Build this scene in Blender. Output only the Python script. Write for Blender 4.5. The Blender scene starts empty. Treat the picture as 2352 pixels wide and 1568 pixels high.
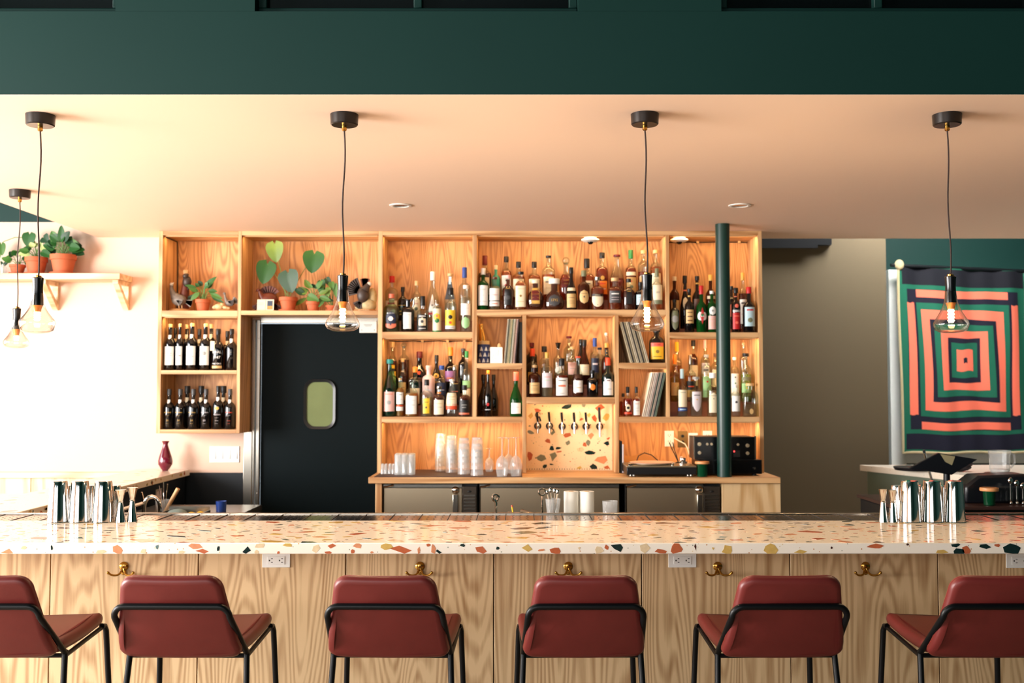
import bpy, bmesh, math, random
from mathutils import Vector, Matrix, Euler
R = math.radians
PI = math.pi
scene = bpy.context.scene
col = scene.collection

# ---------------------------------------------------------------- camera
F = 2400.0                 # focal length in pixels of the 2352 px wide frame
VPX, HOR = 1190.0, 890.0   # where straight ahead meets the picture
EYE = 1.65
TILT = math.atan((HOR - 784.0) / F)
cam_d = bpy.data.cameras.new('camera')
cam_d.sensor_width = 36.0
cam_d.lens = 36.0 * F / 2352.0
cam_d.shift_x = -(VPX - 1176.0) / 2352.0
cam_d.dof.use_dof = True
cam_d.dof.focus_distance = 4.15
cam_d.dof.aperture_fstop = 3.2
cam_d.clip_start = 0.05
cam = bpy.data.objects.new('camera', cam_d)
cam.location = (0, 0, EYE)
cam.rotation_euler = (PI / 2 + TILT, 0, 0)
col.objects.link(cam)
scene.camera = cam
scene.view_settings.view_transform = 'Standard'
scene.view_settings.look = 'None'
scene.view_settings.gamma = 1.0
scene.view_settings.use_curve_mapping = False
scene.view_settings.exposure = 0.72
scene.cycles.max_bounces = 10
scene.cycles.transparent_max_bounces = 24
scene.cycles.transmission_bounces = 8
scene.cycles.glossy_bounces = 5
scene.cycles.caustics_reflective = False
scene.cycles.caustics_refractive = False
scene.cycles.sample_clamp_indirect = 6.0
scene.cycles.use_denoising = True

# ---------------------------------------------------------------- sky and daylight
world = bpy.data.worlds.new('sky')
scene.world = world
world.use_nodes = True
bg = world.node_tree.nodes['Background']
bg.inputs[0].default_value = (0.80, 0.90, 1.0, 1)
bg.inputs[1].default_value = 0.9

def area_light(name, loc, target, sx, sy, power, color):
    d = bpy.data.lights.new(name, 'AREA')
    d.shape = 'RECTANGLE'; d.size = sx; d.size_y = sy
    d.energy = power; d.color = color
    o = bpy.data.objects.new(name, d)
    o.location = loc
    o.rotation_euler = (Vector(target) - Vector(loc)).to_track_quat('-Z', 'Y').to_euler()
    col.objects.link(o)
    return o
DAY = (1.0, 0.965, 0.935)
LEFT_X, FRONT_Y, HIGH = -6.2, -3.6, 4.1
area_light('daylight_side_window', (LEFT_X + .08, 4.6, 1.8), (0, 4.6, 1.85), 3.2, 2.2, 165, DAY)
area_light('daylight_side_window', (LEFT_X + .08, 1.9, 1.85), (0, 1.9, 1.9), 3.0, 2.3, 560, DAY)
area_light('daylight_street_window', (-4.2, FRONT_Y + .08, 1.9), (-4.2, 9, 1.9), 2.6, 2.6, 90, DAY)
area_light('daylight_street_window', (-1.0, FRONT_Y + .08, 1.9), (-1.0, 9, 1.9), 2.2, 2.6, 28, DAY)
area_light('added_far_light', (3.3, 8.15, 3.95), (3.5, 10.0, 1.5), 1.3, .7, 125, DAY)  # unseen lamp added to brighten the quilt, white surround and olive wall
sun_d = bpy.data.lights.new('sun', 'SUN')
sun_d.energy = 6.0; sun_d.angle = R(0.6); sun_d.color = (1.0, 0.93, 0.82)
sun = bpy.data.objects.new('sun', sun_d)
sun.rotation_euler = Vector((0.52, 0.60, -0.62)).to_track_quat('-Z', 'Y').to_euler()
sun.location = (-9, -6, 6)
col.objects.link(sun)

# ---------------------------------------------------------------- pixel -> place
def ray(px, py):
    dx = (px - VPX) / F; dy = (784.0 - py) / F
    ct, st = math.cos(TILT), math.sin(TILT)
    return dx, ct - dy * st, st + dy * ct
def PX(px, Y, py=890.0):
    d = ray(px, py); return d[0] / d[1] * Y
def PZ(py, Y):
    d = ray(0, py); return EYE + d[2] / d[1] * Y
def PY(py, z):                       # depth of a level surface seen at picture row py
    d = ray(0, py); return (z - EYE) * d[1] / d[2]

# ---------------------------------------------------------------- materials
def lin(c):
    return tuple((v / 12.92 if v <= 0.04045 else ((v + 0.055) / 1.055) ** 2.4) for v in (x / 255.0 for x in c))
_m = {}
def new_mat(name):
    m = bpy.data.materials.new(name); m.use_nodes = True
    return m, m.node_tree.nodes, m.node_tree.links, m.node_tree.nodes['Principled BSDF']
def mat(name, rgb, rough=0.5, metal=0.0, trans=0.0, ior=1.45, spec=0.5, emit=0.0, bump=0.0, bscale=200.0, vary=0.0, vscale=8.0, coat=0.0):
    if name in _m: return _m[name]
    m, n, l, p = new_mat(name)
    c = lin(rgb) + (1,)
    p.inputs['Base Color'].default_value = c
    p.inputs['Roughness'].default_value = rough
    p.inputs['Metallic'].default_value = metal
    p.inputs['Transmission Weight'].default_value = trans
    p.inputs['IOR'].default_value = ior
    p.inputs['Specular IOR Level'].default_value = spec
    p.inputs['Coat Weight'].default_value = coat
    if emit:
        p.inputs['Emission Color'].default_value = c
        p.inputs['Emission Strength'].default_value = emit
    if bump or vary:
        tc = n.new('ShaderNodeTexCoord')
    if bump:
        t = n.new('ShaderNodeTexNoise'); t.inputs['Scale'].default_value = bscale; t.inputs['Detail'].default_value = 3
        l.new(tc.outputs['Object'], t.inputs['Vector'])
        b = n.new('ShaderNodeBump'); b.inputs['Strength'].default_value = bump; b.inputs['Distance'].default_value = 0.002
        l.new(t.outputs['Fac'], b.inputs['Height']); l.new(b.outputs['Normal'], p.inputs['Normal'])
    if vary:
        t = n.new('ShaderNodeTexNoise'); t.inputs['Scale'].default_value = vscale; t.inputs['Detail'].default_value = 4
        l.new(tc.outputs['Object'], t.inputs['Vector'])
        mx = n.new('ShaderNodeMix'); mx.data_type = 'RGBA'
        mx.inputs[6].default_value = tuple(max(0, x * (1 - vary)) for x in c[:3]) + (1,)
        mx.inputs[7].default_value = tuple(min(1, x * (1 + vary)) for x in c[:3]) + (1,)
        l.new(t.outputs['Fac'], mx.inputs[0]); l.new(mx.outputs[2], p.inputs['Base Color'])
    _m[name] = m
    return m

def oak(name, light, dark, axis='z', rings=14.0, scale=2.2, rough=0.45, contrast=1.0):
    """plain-sliced oak veneer: contour lines of a stretched noise give the cathedral figure"""
    if name in _m: return _m[name]
    m, n, l, p = new_mat(name)
    tc = n.new('ShaderNodeTexCoord'); oi = n.new('ShaderNodeObjectInfo')
    mp = n.new('ShaderNodeMapping')
    st = {'z': (1, 1, 0.11), 'x': (0.09, 1, 1), 'y': (1, 0.09, 1)}[axis]
    mp.inputs['Scale'].default_value = tuple(scale * s for s in st)
    sh = n.new('ShaderNodeVectorMath'); sh.operation = 'SCALE'; sh.inputs['Scale'].default_value = 9.0
    cb = n.new('ShaderNodeCombineXYZ')
    l.new(oi.outputs['Random'], cb.inputs[0]); l.new(oi.outputs['Random'], cb.inputs[1]); l.new(oi.outputs['Random'], cb.inputs[2])
    l.new(cb.outputs[0], sh.inputs[0])
    ad = n.new('ShaderNodeVectorMath'); ad.operation = 'ADD'
    l.new(tc.outputs['Object'], ad.inputs[0]); l.new(sh.outputs[0], ad.inputs[1])
    l.new(ad.outputs[0], mp.inputs['Vector'])
    big = n.new('ShaderNodeTexNoise'); big.inputs['Scale'].default_value = 1.6; big.inputs['Detail'].default_value = 1.6; big.inputs['Roughness'].default_value = .42
    l.new(mp.outputs[0], big.inputs['Vector'])
    mu = n.new('ShaderNodeMath'); mu.operation = 'MULTIPLY'; mu.inputs[1].default_value = rings * 6.283
    l.new(big.outputs['Fac'], mu.inputs[0])
    sn = n.new('ShaderNodeMath'); sn.operation = 'SINE'; l.new(mu.outputs[0], sn.inputs[0])
    fine = n.new('ShaderNodeTexNoise'); fine.inputs['Scale'].default_value = 34; fine.inputs['Detail'].default_value = 5; fine.inputs['Roughness'].default_value = .65
    mp2 = n.new('ShaderNodeMapping'); st2 = {'z': (1, 1, 0.035), 'x': (0.035, 1, 1), 'y': (1, 0.035, 1)}[axis]
    mp2.inputs['Scale'].default_value = st2
    l.new(ad.outputs[0], mp2.inputs['Vector']); l.new(mp2.outputs[0], fine.inputs['Vector'])
    a = n.new('ShaderNodeMath'); a.operation = 'MULTIPLY_ADD'; a.inputs[1].default_value = 0.24 * contrast; a.inputs[2].default_value = 0.0
    l.new(sn.outputs[0], a.inputs[0])
    b = n.new('ShaderNodeMath'); b.operation = 'ADD'; l.new(a.outputs[0], b.inputs[0]); l.new(fine.outputs['Fac'], b.inputs[1])
    rp = n.new('ShaderNodeValToRGB')
    rp.color_ramp.elements[0].position = 0.18; rp.color_ramp.elements[0].color = lin(dark) + (1,)
    rp.color_ramp.elements[1].position = 0.62; rp.color_ramp.elements[1].color = lin(light) + (1,)
    l.new(b.outputs[0], rp.inputs[0]); l.new(rp.outputs[0], p.inputs['Base Color'])
    p.inputs['Roughness'].default_value = rough
    bp = n.new('ShaderNodeBump'); bp.inputs['Strength'].default_value = 0.08; bp.inputs['Distance'].default_value = 0.001
    l.new(fine.outputs['Fac'], bp.inputs['Height']); l.new(bp.outputs[0], p.inputs['Normal'])
    _m[name] = m
    return m

def thin_glass(name, tint, refl=1.0, rough=0.02, painted_glare=0.0, edge=4.0):
    """a thin wall of glass: tinted see-through body with a mirror coat by angle"""
    if name in _m: return _m[name]
    m, n, l, p = new_mat(name)
    n.remove(p)
    out = n['Material Output']
    tr = n.new('ShaderNodeBsdfTransparent'); tr.inputs[0].default_value = lin(tint) + (1,)
    gl = n.new('ShaderNodeBsdfGlossy'); gl.inputs['Roughness'].default_value = rough
    lw = n.new('ShaderNodeLayerWeight')
    pw = n.new('ShaderNodeMath'); pw.operation = 'POWER'; pw.inputs[1].default_value = edge
    l.new(lw.outputs['Facing'], pw.inputs[0])
    mu = n.new('ShaderNodeMath'); mu.operation = 'MULTIPLY_ADD'; mu.inputs[1].default_value = .75 * min(refl, 1.2); mu.inputs[2].default_value = .05 * refl; mu.use_clamp = True
    l.new(pw.outputs[0], mu.inputs[0])
    mx = n.new('ShaderNodeMixShader'); l.new(mu.outputs[0], mx.inputs[0]); l.new(tr.outputs[0], mx.inputs[1]); l.new(gl.outputs[0], mx.inputs[2])
    last = mx
    if painted_glare:
        df = n.new('ShaderNodeBsdfDiffuse'); df.inputs[0].default_value = (.9, .9, .9, 1)  # white mixed into the glass colour to stand in for bright window reflections
        m2 = n.new('ShaderNodeMixShader'); m2.inputs[0].default_value = painted_glare
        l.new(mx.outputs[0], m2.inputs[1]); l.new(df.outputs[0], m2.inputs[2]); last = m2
    l.new(last.outputs[0], out.inputs['Surface'])
    _m[name] = m
    return m
def liquid(name, rgb, body=.22):
    """tinted see-through liquid with a little body of its own"""
    if name in _m: return _m[name]
    m, n, l, p = new_mat(name)
    p.inputs['Base Color'].default_value = lin(rgb) + (1,)
    p.inputs['Roughness'].default_value = .15
    p.inputs['Transmission Weight'].default_value = 0
    tr = n.new('ShaderNodeBsdfTransparent'); tr.inputs[0].default_value = lin(rgb) + (1,)
    mx = n.new('ShaderNodeMixShader'); mx.inputs[0].default_value = body
    l.new(tr.outputs[0], mx.inputs[1]); l.new(p.outputs[0], mx.inputs[2]); l.new(mx.outputs[0], n['Material Output'].inputs['Surface'])
    _m[name] = m
    return m

M_OAK_BAR = oak('oak_veneer_bar', (216, 184, 140), (166, 127, 84), 'z', 34.0, 2.6, .5, 0.75)
M_OAK = oak('oak_boards', (214, 172, 122), (168, 118, 70), 'z', 8.0, 3.0)
M_OAK_H = oak('oak_boards_level', (214, 172, 122), (168, 118, 70), 'x', 8.0, 3.0)
M_OAK_BACK = oak('oak_back_panel', (210, 156, 102), (160, 104, 58), 'z', 34.0, 3.2, .5, .75)
M_OAK_PALE = oak('oak_pale', (226, 200, 165), (190, 155, 112), 'x', 6.0, 3.0)
M_PINK = mat('pink_plaster', (249, 220, 197), .75, bump=.04, bscale=60)
M_WALL = mat('blush_wall_paint', (230, 196, 174), .7, bump=.04, bscale=60)
M_GREEN = mat('dark_green_paint', (10, 48, 43), .6, bump=.03, spec=.3, bscale=80, vary=.08, vscale=2)
M_OLIVE = mat('olive_grey_paint', (104, 92, 70), .8)
M_BLACK = mat('matte_black', (14, 18, 22), .45)
M_BLACKMETAL = mat('black_powder_coat', (7, 9, 12), .38, spec=.3)
M_STEEL = mat('brushed_steel', (170, 165, 155), .24, 1.0)
M_CHROME = mat('polished_steel', (225, 222, 216), .06, 1.0)
M_BRASS = mat('brass', (190, 145, 70), .2, 1.0)
M_WHITE = mat('white_plastic', (238, 238, 234), .35)
M_SLOT = mat('dark_slot', (40, 40, 40), .6)
M_CLEAR = thin_glass('clear_glass', (246, 250, 248))
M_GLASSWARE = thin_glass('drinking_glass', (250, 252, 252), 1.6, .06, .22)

# ---------------------------------------------------------------- mesh builder
class MB:
    def __init__(s): s.v = []; s.f = []
    def add(s, verts, faces):
        o = len(s.v); s.v += [tuple(q) for q in verts]; s.f += [tuple(i + o for i in q) for q in faces]; return s
    def box(s, x0, x1, y0, y1, z0, z1):
        return s.add([(x0, y0, z0), (x1, y0, z0), (x1, y1, z0), (x0, y1, z0), (x0, y0, z1), (x1, y0, z1), (x1, y1, z1), (x0, y1, z1)],
                     [(0, 3, 2, 1), (4, 5, 6, 7), (0, 1, 5, 4), (1, 2, 6, 5), (2, 3, 7, 6), (3, 0, 4, 7)])
    def lathe(s, prof, seg=20, c=(0, 0, 0), cap=True, sq=2.0, ys=1.0):
        """prof: (r, z) from bottom to top; sq > 2 makes the section squarer; ys flattens it in depth"""
        vs, fs = [], []
        for r, z in prof:
            for i in range(seg):
                a = 2 * PI * i / seg
                k = rsec(a, sq)
                vs.append((c[0] + r * k * math.cos(a), c[1] + r * k * math.sin(a) * ys, c[2] + z))
        for j in range(len(prof) - 1):
            for i in range(seg):
                k = (i + 1) % seg
                fs.append((j * seg + i, j * seg + k, (j + 1) * seg + k, (j + 1) * seg + i))
        if cap:
            fs.append(tuple(reversed(range(seg))))
            fs.append(tuple((len(prof) - 1) * seg + i for i in range(seg)))
        return s.add(vs, fs)
    def tube(s, pts, r, seg=8, cap=True):
        pts = [Vector(p) for p in pts]; n = len(pts)
        rr = r if isinstance(r, (list, tuple)) else [r] * n
        vs, fs = [], []
        up = None
        for i, p in enumerate(pts):
            d = (pts[min(i + 1, n - 1)] - pts[max(i - 1, 0)]).normalized()
            if up is None:
                up = Vector((0, 0, 1)) if abs(d.z) < .9 else Vector((0, 1, 0))
            a = d.cross(up)
            if a.length < 1e-5: a = d.cross(Vector((1, 0, 0)))
            a.normalize(); b = a.cross(d).normalized(); up = b
            for k in range(seg):
                t = 2 * PI * k / seg
                vs.append(p + (a * math.cos(t) + b * math.sin(t)) * rr[i])
        for j in range(n - 1):
            for i in range(seg):
                k = (i + 1) % seg
                fs.append((j * seg + i, j * seg + k, (j + 1) * seg + k, (j + 1) * seg + i))
        if cap:
            fs.append(tuple(reversed(range(seg)))); fs.append(tuple((n - 1) * seg + i for i in range(seg)))
        return s.add(vs, fs)
    def ball(s, c, r, seg=12, rings=8):
        rx, ry, rz = r if isinstance(r, (tuple, list)) else (r, r, r)
        vs, fs = [(c[0], c[1], c[2] - rz)], []
        for j in range(1, rings):
            t = PI * j / rings
            for i in range(seg):
                a = 2 * PI * i / seg
                vs.append((c[0] + rx * math.sin(t) * math.cos(a), c[1] + ry * math.sin(t) * math.sin(a), c[2] - rz * math.cos(t)))
        vs.append((c[0], c[1], c[2] + rz)); top = len(vs) - 1
        for i in range(seg):
            k = (i + 1) % seg
            fs.append((0, 1 + k, 1 + i)); fs.append((top, top - seg + i, top - seg + k))
            for j in range(rings - 2):
                a = 1 + j * seg
                fs.append((a + i, a + k, a + seg + k, a + seg + i))
        return s.add(vs, fs)
    def prism(s, poly, fn, d0, d1):
        """extrude a 2-D outline; fn(u, v, d) gives the point"""
        n = len(poly)
        vs = [fn(u, v, d0) for u, v in poly] + [fn(u, v, d1) for u, v in poly]
        fs = [tuple(range(n)), tuple(reversed(range(n, 2 * n)))]
        for i in range(n):
            k = (i + 1) % n
            fs.append((i, n + i, n + k, k))
        return s.add(vs, fs)
    def grid(s, fn, nu, nv):
        vs = [fn(i / nu, j / nv) for j in range(nv + 1) for i in range(nu + 1)]
        fs = [(j * (nu + 1) + i, j * (nu + 1) + i + 1, (j + 1) * (nu + 1) + i + 1, (j + 1) * (nu + 1) + i) for j in range(nv) for i in range(nu)]
        return s.add(vs, fs)
    def pillow(s, poly, fn, th, rad):
        """padded slab with softly rounded edge; outline poly counter-clockwise; fn(u, v, d)"""
        def inset(q):
            cx = sum(p[0] for p in poly) / len(poly); cy = sum(p[1] for p in poly) / len(poly)
            out = []
            n = len(poly)
            for i in range(n):
                a, b, c = poly[i - 1], poly[i], poly[(i + 1) % n]
                d1 = Vector((b[0] - a[0], b[1] - a[1])); d2 = Vector((c[0] - b[0], c[1] - b[1]))
                d = (d1.normalized() + d2.normalized()); d.normalize()
                out.append((b[0] - d.y * q, b[1] + d.x * q))
            return out
        h = th / 2
        levels = [(rad * 1.6, -h), (rad * .6, -h * .93), (rad * .18, -h * .62), (0, -h * .15), (0, h * .15), (rad * .18, h * .62), (rad * .6, h * .93), (rad * 1.6, h)]
        n = len(poly); vs, fs = [], []
        for q, d in levels:
            vs += [fn(u, v, d) for u, v in inset(q)]
        for j in range(len(levels) - 1):
            for i in range(n):
                k = (i + 1) % n
                fs.append((j * n + i, j * n + k, (j + 1) * n + k, (j + 1) * n + i))
        fs.append(tuple(reversed(range(n)))); fs.append(tuple((len(levels) - 1) * n + i for i in range(n)))
        return s.add(vs, fs)

def rsec(a, sq):
    if sq == 2.0: return 1.0
    return (abs(math.cos(a)) ** sq + abs(math.sin(a)) ** sq) ** (-1.0 / sq)

def obj(name, mb, material, parent=None, bevel=0.0, sharp=38, loc=None, fix=True):
    me = bpy.data.meshes.new(name)
    me.from_pydata(mb.v, [], mb.f)
    if fix:
        bm = bmesh.new(); bm.from_mesh(me); bmesh.ops.recalc_face_normals(bm, faces=bm.faces); bm.to_mesh(me); bm.free()
    me.shade_smooth(); me.set_sharp_from_angle(angle=R(sharp))
    me.materials.append(material)
    o = bpy.data.objects.new(name, me); col.objects.link(o)
    if parent is not None: o.parent = parent
    if loc is not None: o.location = loc
    if bevel:
        b = o.modifiers.new('bevel', 'BEVEL'); b.width = bevel; b.segments = 2; b.limit_method = 'ANGLE'; b.angle_limit = R(40)
    return o
def tag(o, label, cat, group=None):
    o['label'] = label; o['category'] = cat
    if group: o['group'] = group
    return o
def thing(name, label, cat, loc=(0, 0, 0), rz=0.0, group=None):
    o = bpy.data.objects.new(name, None); o.empty_display_size = .05
    o.location = loc; o.rotation_euler = (0, 0, rz); col.objects.link(o)
    return tag(o, label, cat, group)
def struct(name, mb, material, bevel=0.0, **k):
    o = obj(name, mb, material, None, bevel, **k); o['kind'] = 'structure'; return o
def copy_tree(o, parent=None):
    c = o.copy(); col.objects.link(c); c.parent = parent
    for ch in list(o.children): copy_tree(ch, c)
    return c
def rounded(w, h, r, seg=5, taper=0.0, taper_r=None):
    """rounded rectangle outline, ccw, base at v=0, centred on u; taper narrows the top"""
    rt = taper_r if taper_r is not None else r
    pts = []
    for cx, cy, rr, a0 in ((w / 2 - r, r, r, -90), (w / 2 - taper - rt, h - rt, rt, 0), (-w / 2 + taper + rt, h - rt, rt, 90), (-w / 2 + r, r, r, 180)):
        for i in range(seg + 1):
            a = R(a0 + 90 * i / seg)
            pts.append((cx + rr * math.cos(a), cy + rr * math.sin(a)))
    return pts
_txt = {}
def text_mesh(t, size):
    """flat letters centred on the origin -> (verts2d, faces)"""
    key = t
    if key not in _txt:
        c = bpy.data.curves.new('t', 'FONT'); c.body = t; c.size = 1.0; c.align_x = 'CENTER'; c.align_y = 'CENTER'; c.resolution_u = 1
        o = bpy.data.objects.new('t', c); col.objects.link(o)
        bpy.context.view_layer.update()
        me = o.evaluated_get(bpy.context.evaluated_depsgraph_get()).to_mesh()
        _txt[key] = ([(v.co.x, v.co.y) for v in me.vertices], [tuple(p.vertices) for p in me.polygons])
        o.to_mesh_clear()
        bpy.data.objects.remove(o); bpy.data.curves.remove(c)
    vs, fs = _txt[key]
    return [(x * size, y * size) for x, y in vs], fs
# ================================================================ the room
YW = 7.50                      # back wall
YC = 7.18                      # front of the shelving
CEIL = PZ(545, YW)             # dropped pink ceiling
YB = PY(218, CEIL)             # face of the green beam
XL = PX(225, YW, 545)          # left edge of the dropped ceiling
XR = 5.2
BAR = 1.07
YBF = PY(1246.5, BAR)          # bar top front edge
YP = YBF + 0.34                # bar front panels
YBB = PY(1195, BAR)            # back edge of the stone
YRL = PY(1179, BAR)            # back lip of the drip rail
X_DOOR0, X_DOOR1 = PX(583, YW, 950), PX(872, YW, 950)
Z_DOOR = PZ(738, YW)
XCR = PX(1752, YC, 800)        # right end of shelving

M_FLOOR = oak('floor_boards', (164, 144, 122), (134, 112, 90), 'y', 5.0, 2.0, .5)
struct('floor', MB().box(LEFT_X, XR, FRONT_Y, 11.0, -.10, 0), M_FLOOR)
struct('ceiling', MB().box(XL, XR, YB + .002, YW + .06, CEIL, CEIL + .002), M_PINK)
struct('ceiling', MB().box(LEFT_X, XR, FRONT_Y, 11.0, HIGH, HIGH + .1), M_GREEN)
struct('trim_1', MB().box(XL, XL + .1, YB + .12, YW, CEIL + .0022, HIGH - .001), M_GREEN)
# beam with a row of dark clerestory openings
ZO = PZ(26, YB); ZO2 = ZO + .62
struct('trim_2', MB().box(XL - 1.2, XR, YB, YB + .0995, CEIL + .0022, ZO), M_GREEN)
struct('trim_3', MB().box(XL - 1.2, XR, YB, YB + .0995, ZO2, HIGH - .001), M_GREEN)
edges = [(-400, 265), (585, 1328), (1657, 2400)]
ex = [(PX(a, YB, 25), PX(b, YB, 25)) for a, b in edges]
piers = [(XL - 1.2, ex[0][0]), (ex[0][1], ex[1][0]), (ex[1][1], ex[2][0]), (ex[2][1], XR)]
for i, (a, b) in enumerate(piers):
    struct('trim_%d' % (4 + i), MB().box(a, b, YB, YB + .0995, ZO + .0005, ZO2 - .0005), M_GREEN)
M_DARKPANE = mat('dark_pane', (8, 12, 14), .15)
for i, (a, b) in enumerate(ex):
    f = MB(); w = .032
    ymid = YB + .05
    f.box(a, b, ymid, ymid + .045, ZO, ZO + w).box(a, b, ymid, ymid + .045, ZO2 - w, ZO2)
    f.box(a, a + w, ymid, ymid + .045, ZO + w, ZO2 - w).box(b - w, b, ymid, ymid + .045, ZO + w, ZO2 - w)
    mx = (a + b) / 2
    f.box(mx - w / 2, mx + w / 2, ymid, ymid + .045, ZO + w, ZO2 - w)
    wo = struct('window_%d' % (i + 1), f, M_GREEN, .004)
    for q0, q1 in ((a + w, mx - w / 2), (mx + w / 2, b - w)):
        obj('pane', MB().box(q0, q1, ymid + .03, ymid + .036, ZO + w, ZO2 - w), M_DARKPANE, wo)
# back wall, split round the kitchen door; painted green above a line
ZG = PZ(510, YW)
wb = MB().box(LEFT_X, X_DOOR0, YW, YW + .15, 0, ZG)
wb.box(X_DOOR0, X_DOOR1, YW, YW + .15, Z_DOOR, CEIL + .12)
wb.box(X_DOOR1, XCR, YW, YW + .15, 0, CEIL + .12)
struct('wall_back', wb, M_WALL)
struct('wall_back_upper', MB().box(LEFT_X, XL + .1, YW - .0, YW + .15, ZG + .0005, HIGH), M_GREEN)
# side wall towards the street, tall windows with frames
wl = MB(); win = [(0.9, 3.5), (4.1, 7.1)]
wl.box(LEFT_X - .15, LEFT_X, FRONT_Y, 0.9, 0, HIGH).box(LEFT_X - .15, LEFT_X, 3.5, 4.1, 0, HIGH).box(LEFT_X - .15, LEFT_X, 7.1, YW + .15, 0, HIGH)
for a, b in win: wl.box(LEFT_X - .15, LEFT_X, a, b, 0, .8).box(LEFT_X - .15, LEFT_X, a, b, 4.05, HIGH)
struct('wall_left', wl, M_WALL)
for i, (a, b) in enumerate(win):
    f = MB(); x0, x1 = LEFT_X - .12, LEFT_X - .06
    f.box(x0, x1, a, b, .8, .86).box(x0, x1, a, b, 3.99, 4.05).box(x0, x1, a, a + .06, .86, 3.99).box(x0, x1, b - .06, b, .86, 3.99)
    f.box(x0, x1, (a + b) / 2 - .03, (a + b) / 2 + .03, .86, 3.99).box(x0, x1, a + .06, b - .06, 2.7, 2.76)
    struct('window_%d' % (4 + i), f, M_BLACKMETAL)
struct('wall_right', MB().box(XR, XR + .15, FRONT_Y, 11.0, 0, HIGH), M_GREEN)
wf = MB(); fw = [(-5.5, -2.9), (-2.1, .1)]
for a, b in ((LEFT_X, -5.5), (-2.9, -2.1), (.1, XR)): wf.box(a, b, FRONT_Y - .15, FRONT_Y, 0, HIGH)
for a, b in fw: wf.box(a, b, FRONT_Y - .15, FRONT_Y, 0, .65).box(a, b, FRONT_Y - .15, FRONT_Y, 3.55, HIGH)
struct('wall_front', wf, M_GREEN)
# the far part of the room on the right
YO = 8.55; YT = 9.9
xo = PX(2038, YO, 800)
struct('wall_far_right', MB().box(XCR + .05, xo, YO, YO + .12, 0, HIGH), M_OLIVE)
struct('wall_far', MB().box(xo - 1.5, XR, YT + .15, YT + .27, 0, HIGH), M_GREEN)
struct('wall_return', MB().box(XCR, XCR + .05, YW, YO + .12, 0, HIGH), M_OLIVE)
tr_ = thing('door_track', 'black sliding door track high on the olive wall beside the shelving', 'door track', (PX(1815, YO, 558), YO, PZ(572, YO)))
hw = (PX(1892, YO, 558) - PX(1700, YO, 558)) / 2
obj('rail', MB().box(-hw, hw * .95, -.05, 0, .028, .10), M_BLACK, tr_)
obj('cover', MB().box(-hw, hw * .6, -.07, -.051, 0, .06), M_BLACK, tr_)

# wainscot on the back wall at the left
ZWN = PZ(1083, YW)
xw1 = PX(287, YW, 1090)
wn = struct('trim_8', MB().box(LEFT_X, xw1 + .3, YW - .045, YW, ZWN - .042, ZWN), M_OAK_PALE, .003)
xj = PX(74, YW, 1100)
k = 0
while xj + .76 * k > LEFT_X and k > -5:
    a = xj + .76 * (k - 1); b = xj + .76 * k
    obj('panel', MB().box(max(a, LEFT_X) + .002, b - .002, YW - .02, YW, .1, ZWN - .0425), oak('oak_wainscot', (226, 202, 168), (196, 164, 122), 'z', 6, 3), wn, .002)
    k -= 1
obj('panel', MB().box(xj + .002, xw1 + .3, YW - .02, YW, .1, ZWN - .0425), _m['oak_wainscot'], wn, .002)
# dark lower wall between wainscot and door
zbl = PZ(1085, YW)
struct('trim_9', MB().box(xw1 + .302, PX(563, YW, 1100), YW - .012, YW, 0, zbl), mat('dark_wall_board', (10, 18, 26), .4))

# ---------------------------------------------------------------- kitchen door
M_DOOR = mat('black_door_sheet', (6, 16, 19), .5, bump=.02, bscale=40, vary=.12, vscale=3, spec=.08)
xd0, xd1 = PX(598, YW, 950), X_DOOR1
zd1 = PZ(742, YW)
door = struct('door_1', MB().box(xd0 + .003, xd1, YW + .005, YW + .05, .01, zd1 - .004), M_DOOR, .003)
wx0, wx1 = PX(697, YW, 930), PX(772, YW, 930); wz0, wz1 = PZ(986, YW), PZ(870, YW)
def door_fn(u, v, d): return ((wx0 + wx1) / 2 + u, YW + .005 - d, wz0 + v)
W, H = wx1 - wx0, wz1 - wz0
o1 = rounded(W, H, .075, 7); o2 = [(u, v + .022) for u, v in rounded(W - .044, H - .044, .058, 7)]
g = MB(); n = len(o1)
vs = [door_fn(u, v, .0) for u, v in o1] + [door_fn(u * .97, H / 2 + (v - H / 2) * .985, .02) for u, v in o1] + [door_fn(u, v, .014) for u, v in o2] + [door_fn(u, v, .001) for u, v in o2]
g.add(vs, [(j * n + i, j * n + (i + 1) % n, (j + 1) * n + (i + 1) % n, (j + 1) * n + i) for j in range(3) for i in range(n)])
obj('window_gasket', g, mat('black_rubber', (20, 22, 24), .35), door, sharp=70)
M_PORTHOLE = mat('porthole_pane', (112, 124, 80), .35, vary=.3, vscale=5.0, spec=.15)
obj('pane', MB().prism(o2, door_fn, .0005, .004), M_PORTHOLE, door)
fr = MB()
xf0, xf1 = PX(583, YW, 950), PX(598, YW, 950)
fr.box(xf0, xf0 + .018, YW - .05, YW + .02, 0, Z_DOOR + .01).box(xf0 + .022, xf1, YW - .03, YW + .02, 0, Z_DOOR + .01)
fr.box(xf1, xd1, YW - .02, YW + .02, zd1, Z_DOOR + .03)
frame = struct('trim_10', fr, M_STEEL, .003)
cx0, cx1 = PX(563, YW, 1100), PX(583, YW, 1100)
obj('corner_guard', MB().box(cx0, cx1 - .001, YW - .06, YW - .001, 0, PZ(990, YW)), M_STEEL, frame, .003)
for zz in (.5, .9, 1.3, 1.7, 2.0):
    obj('screw', MB().lathe([(.006, 0), (.005, .003)], 8, (xf0 + .035, YW - .033, zz)), M_CHROME, frame)
ck = thing('door_closer', 'pale grey metal cover plate of the black kitchen door', 'door plate', (PX(848, YW, 750), YW - .035, PZ(765, YW)))
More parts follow.
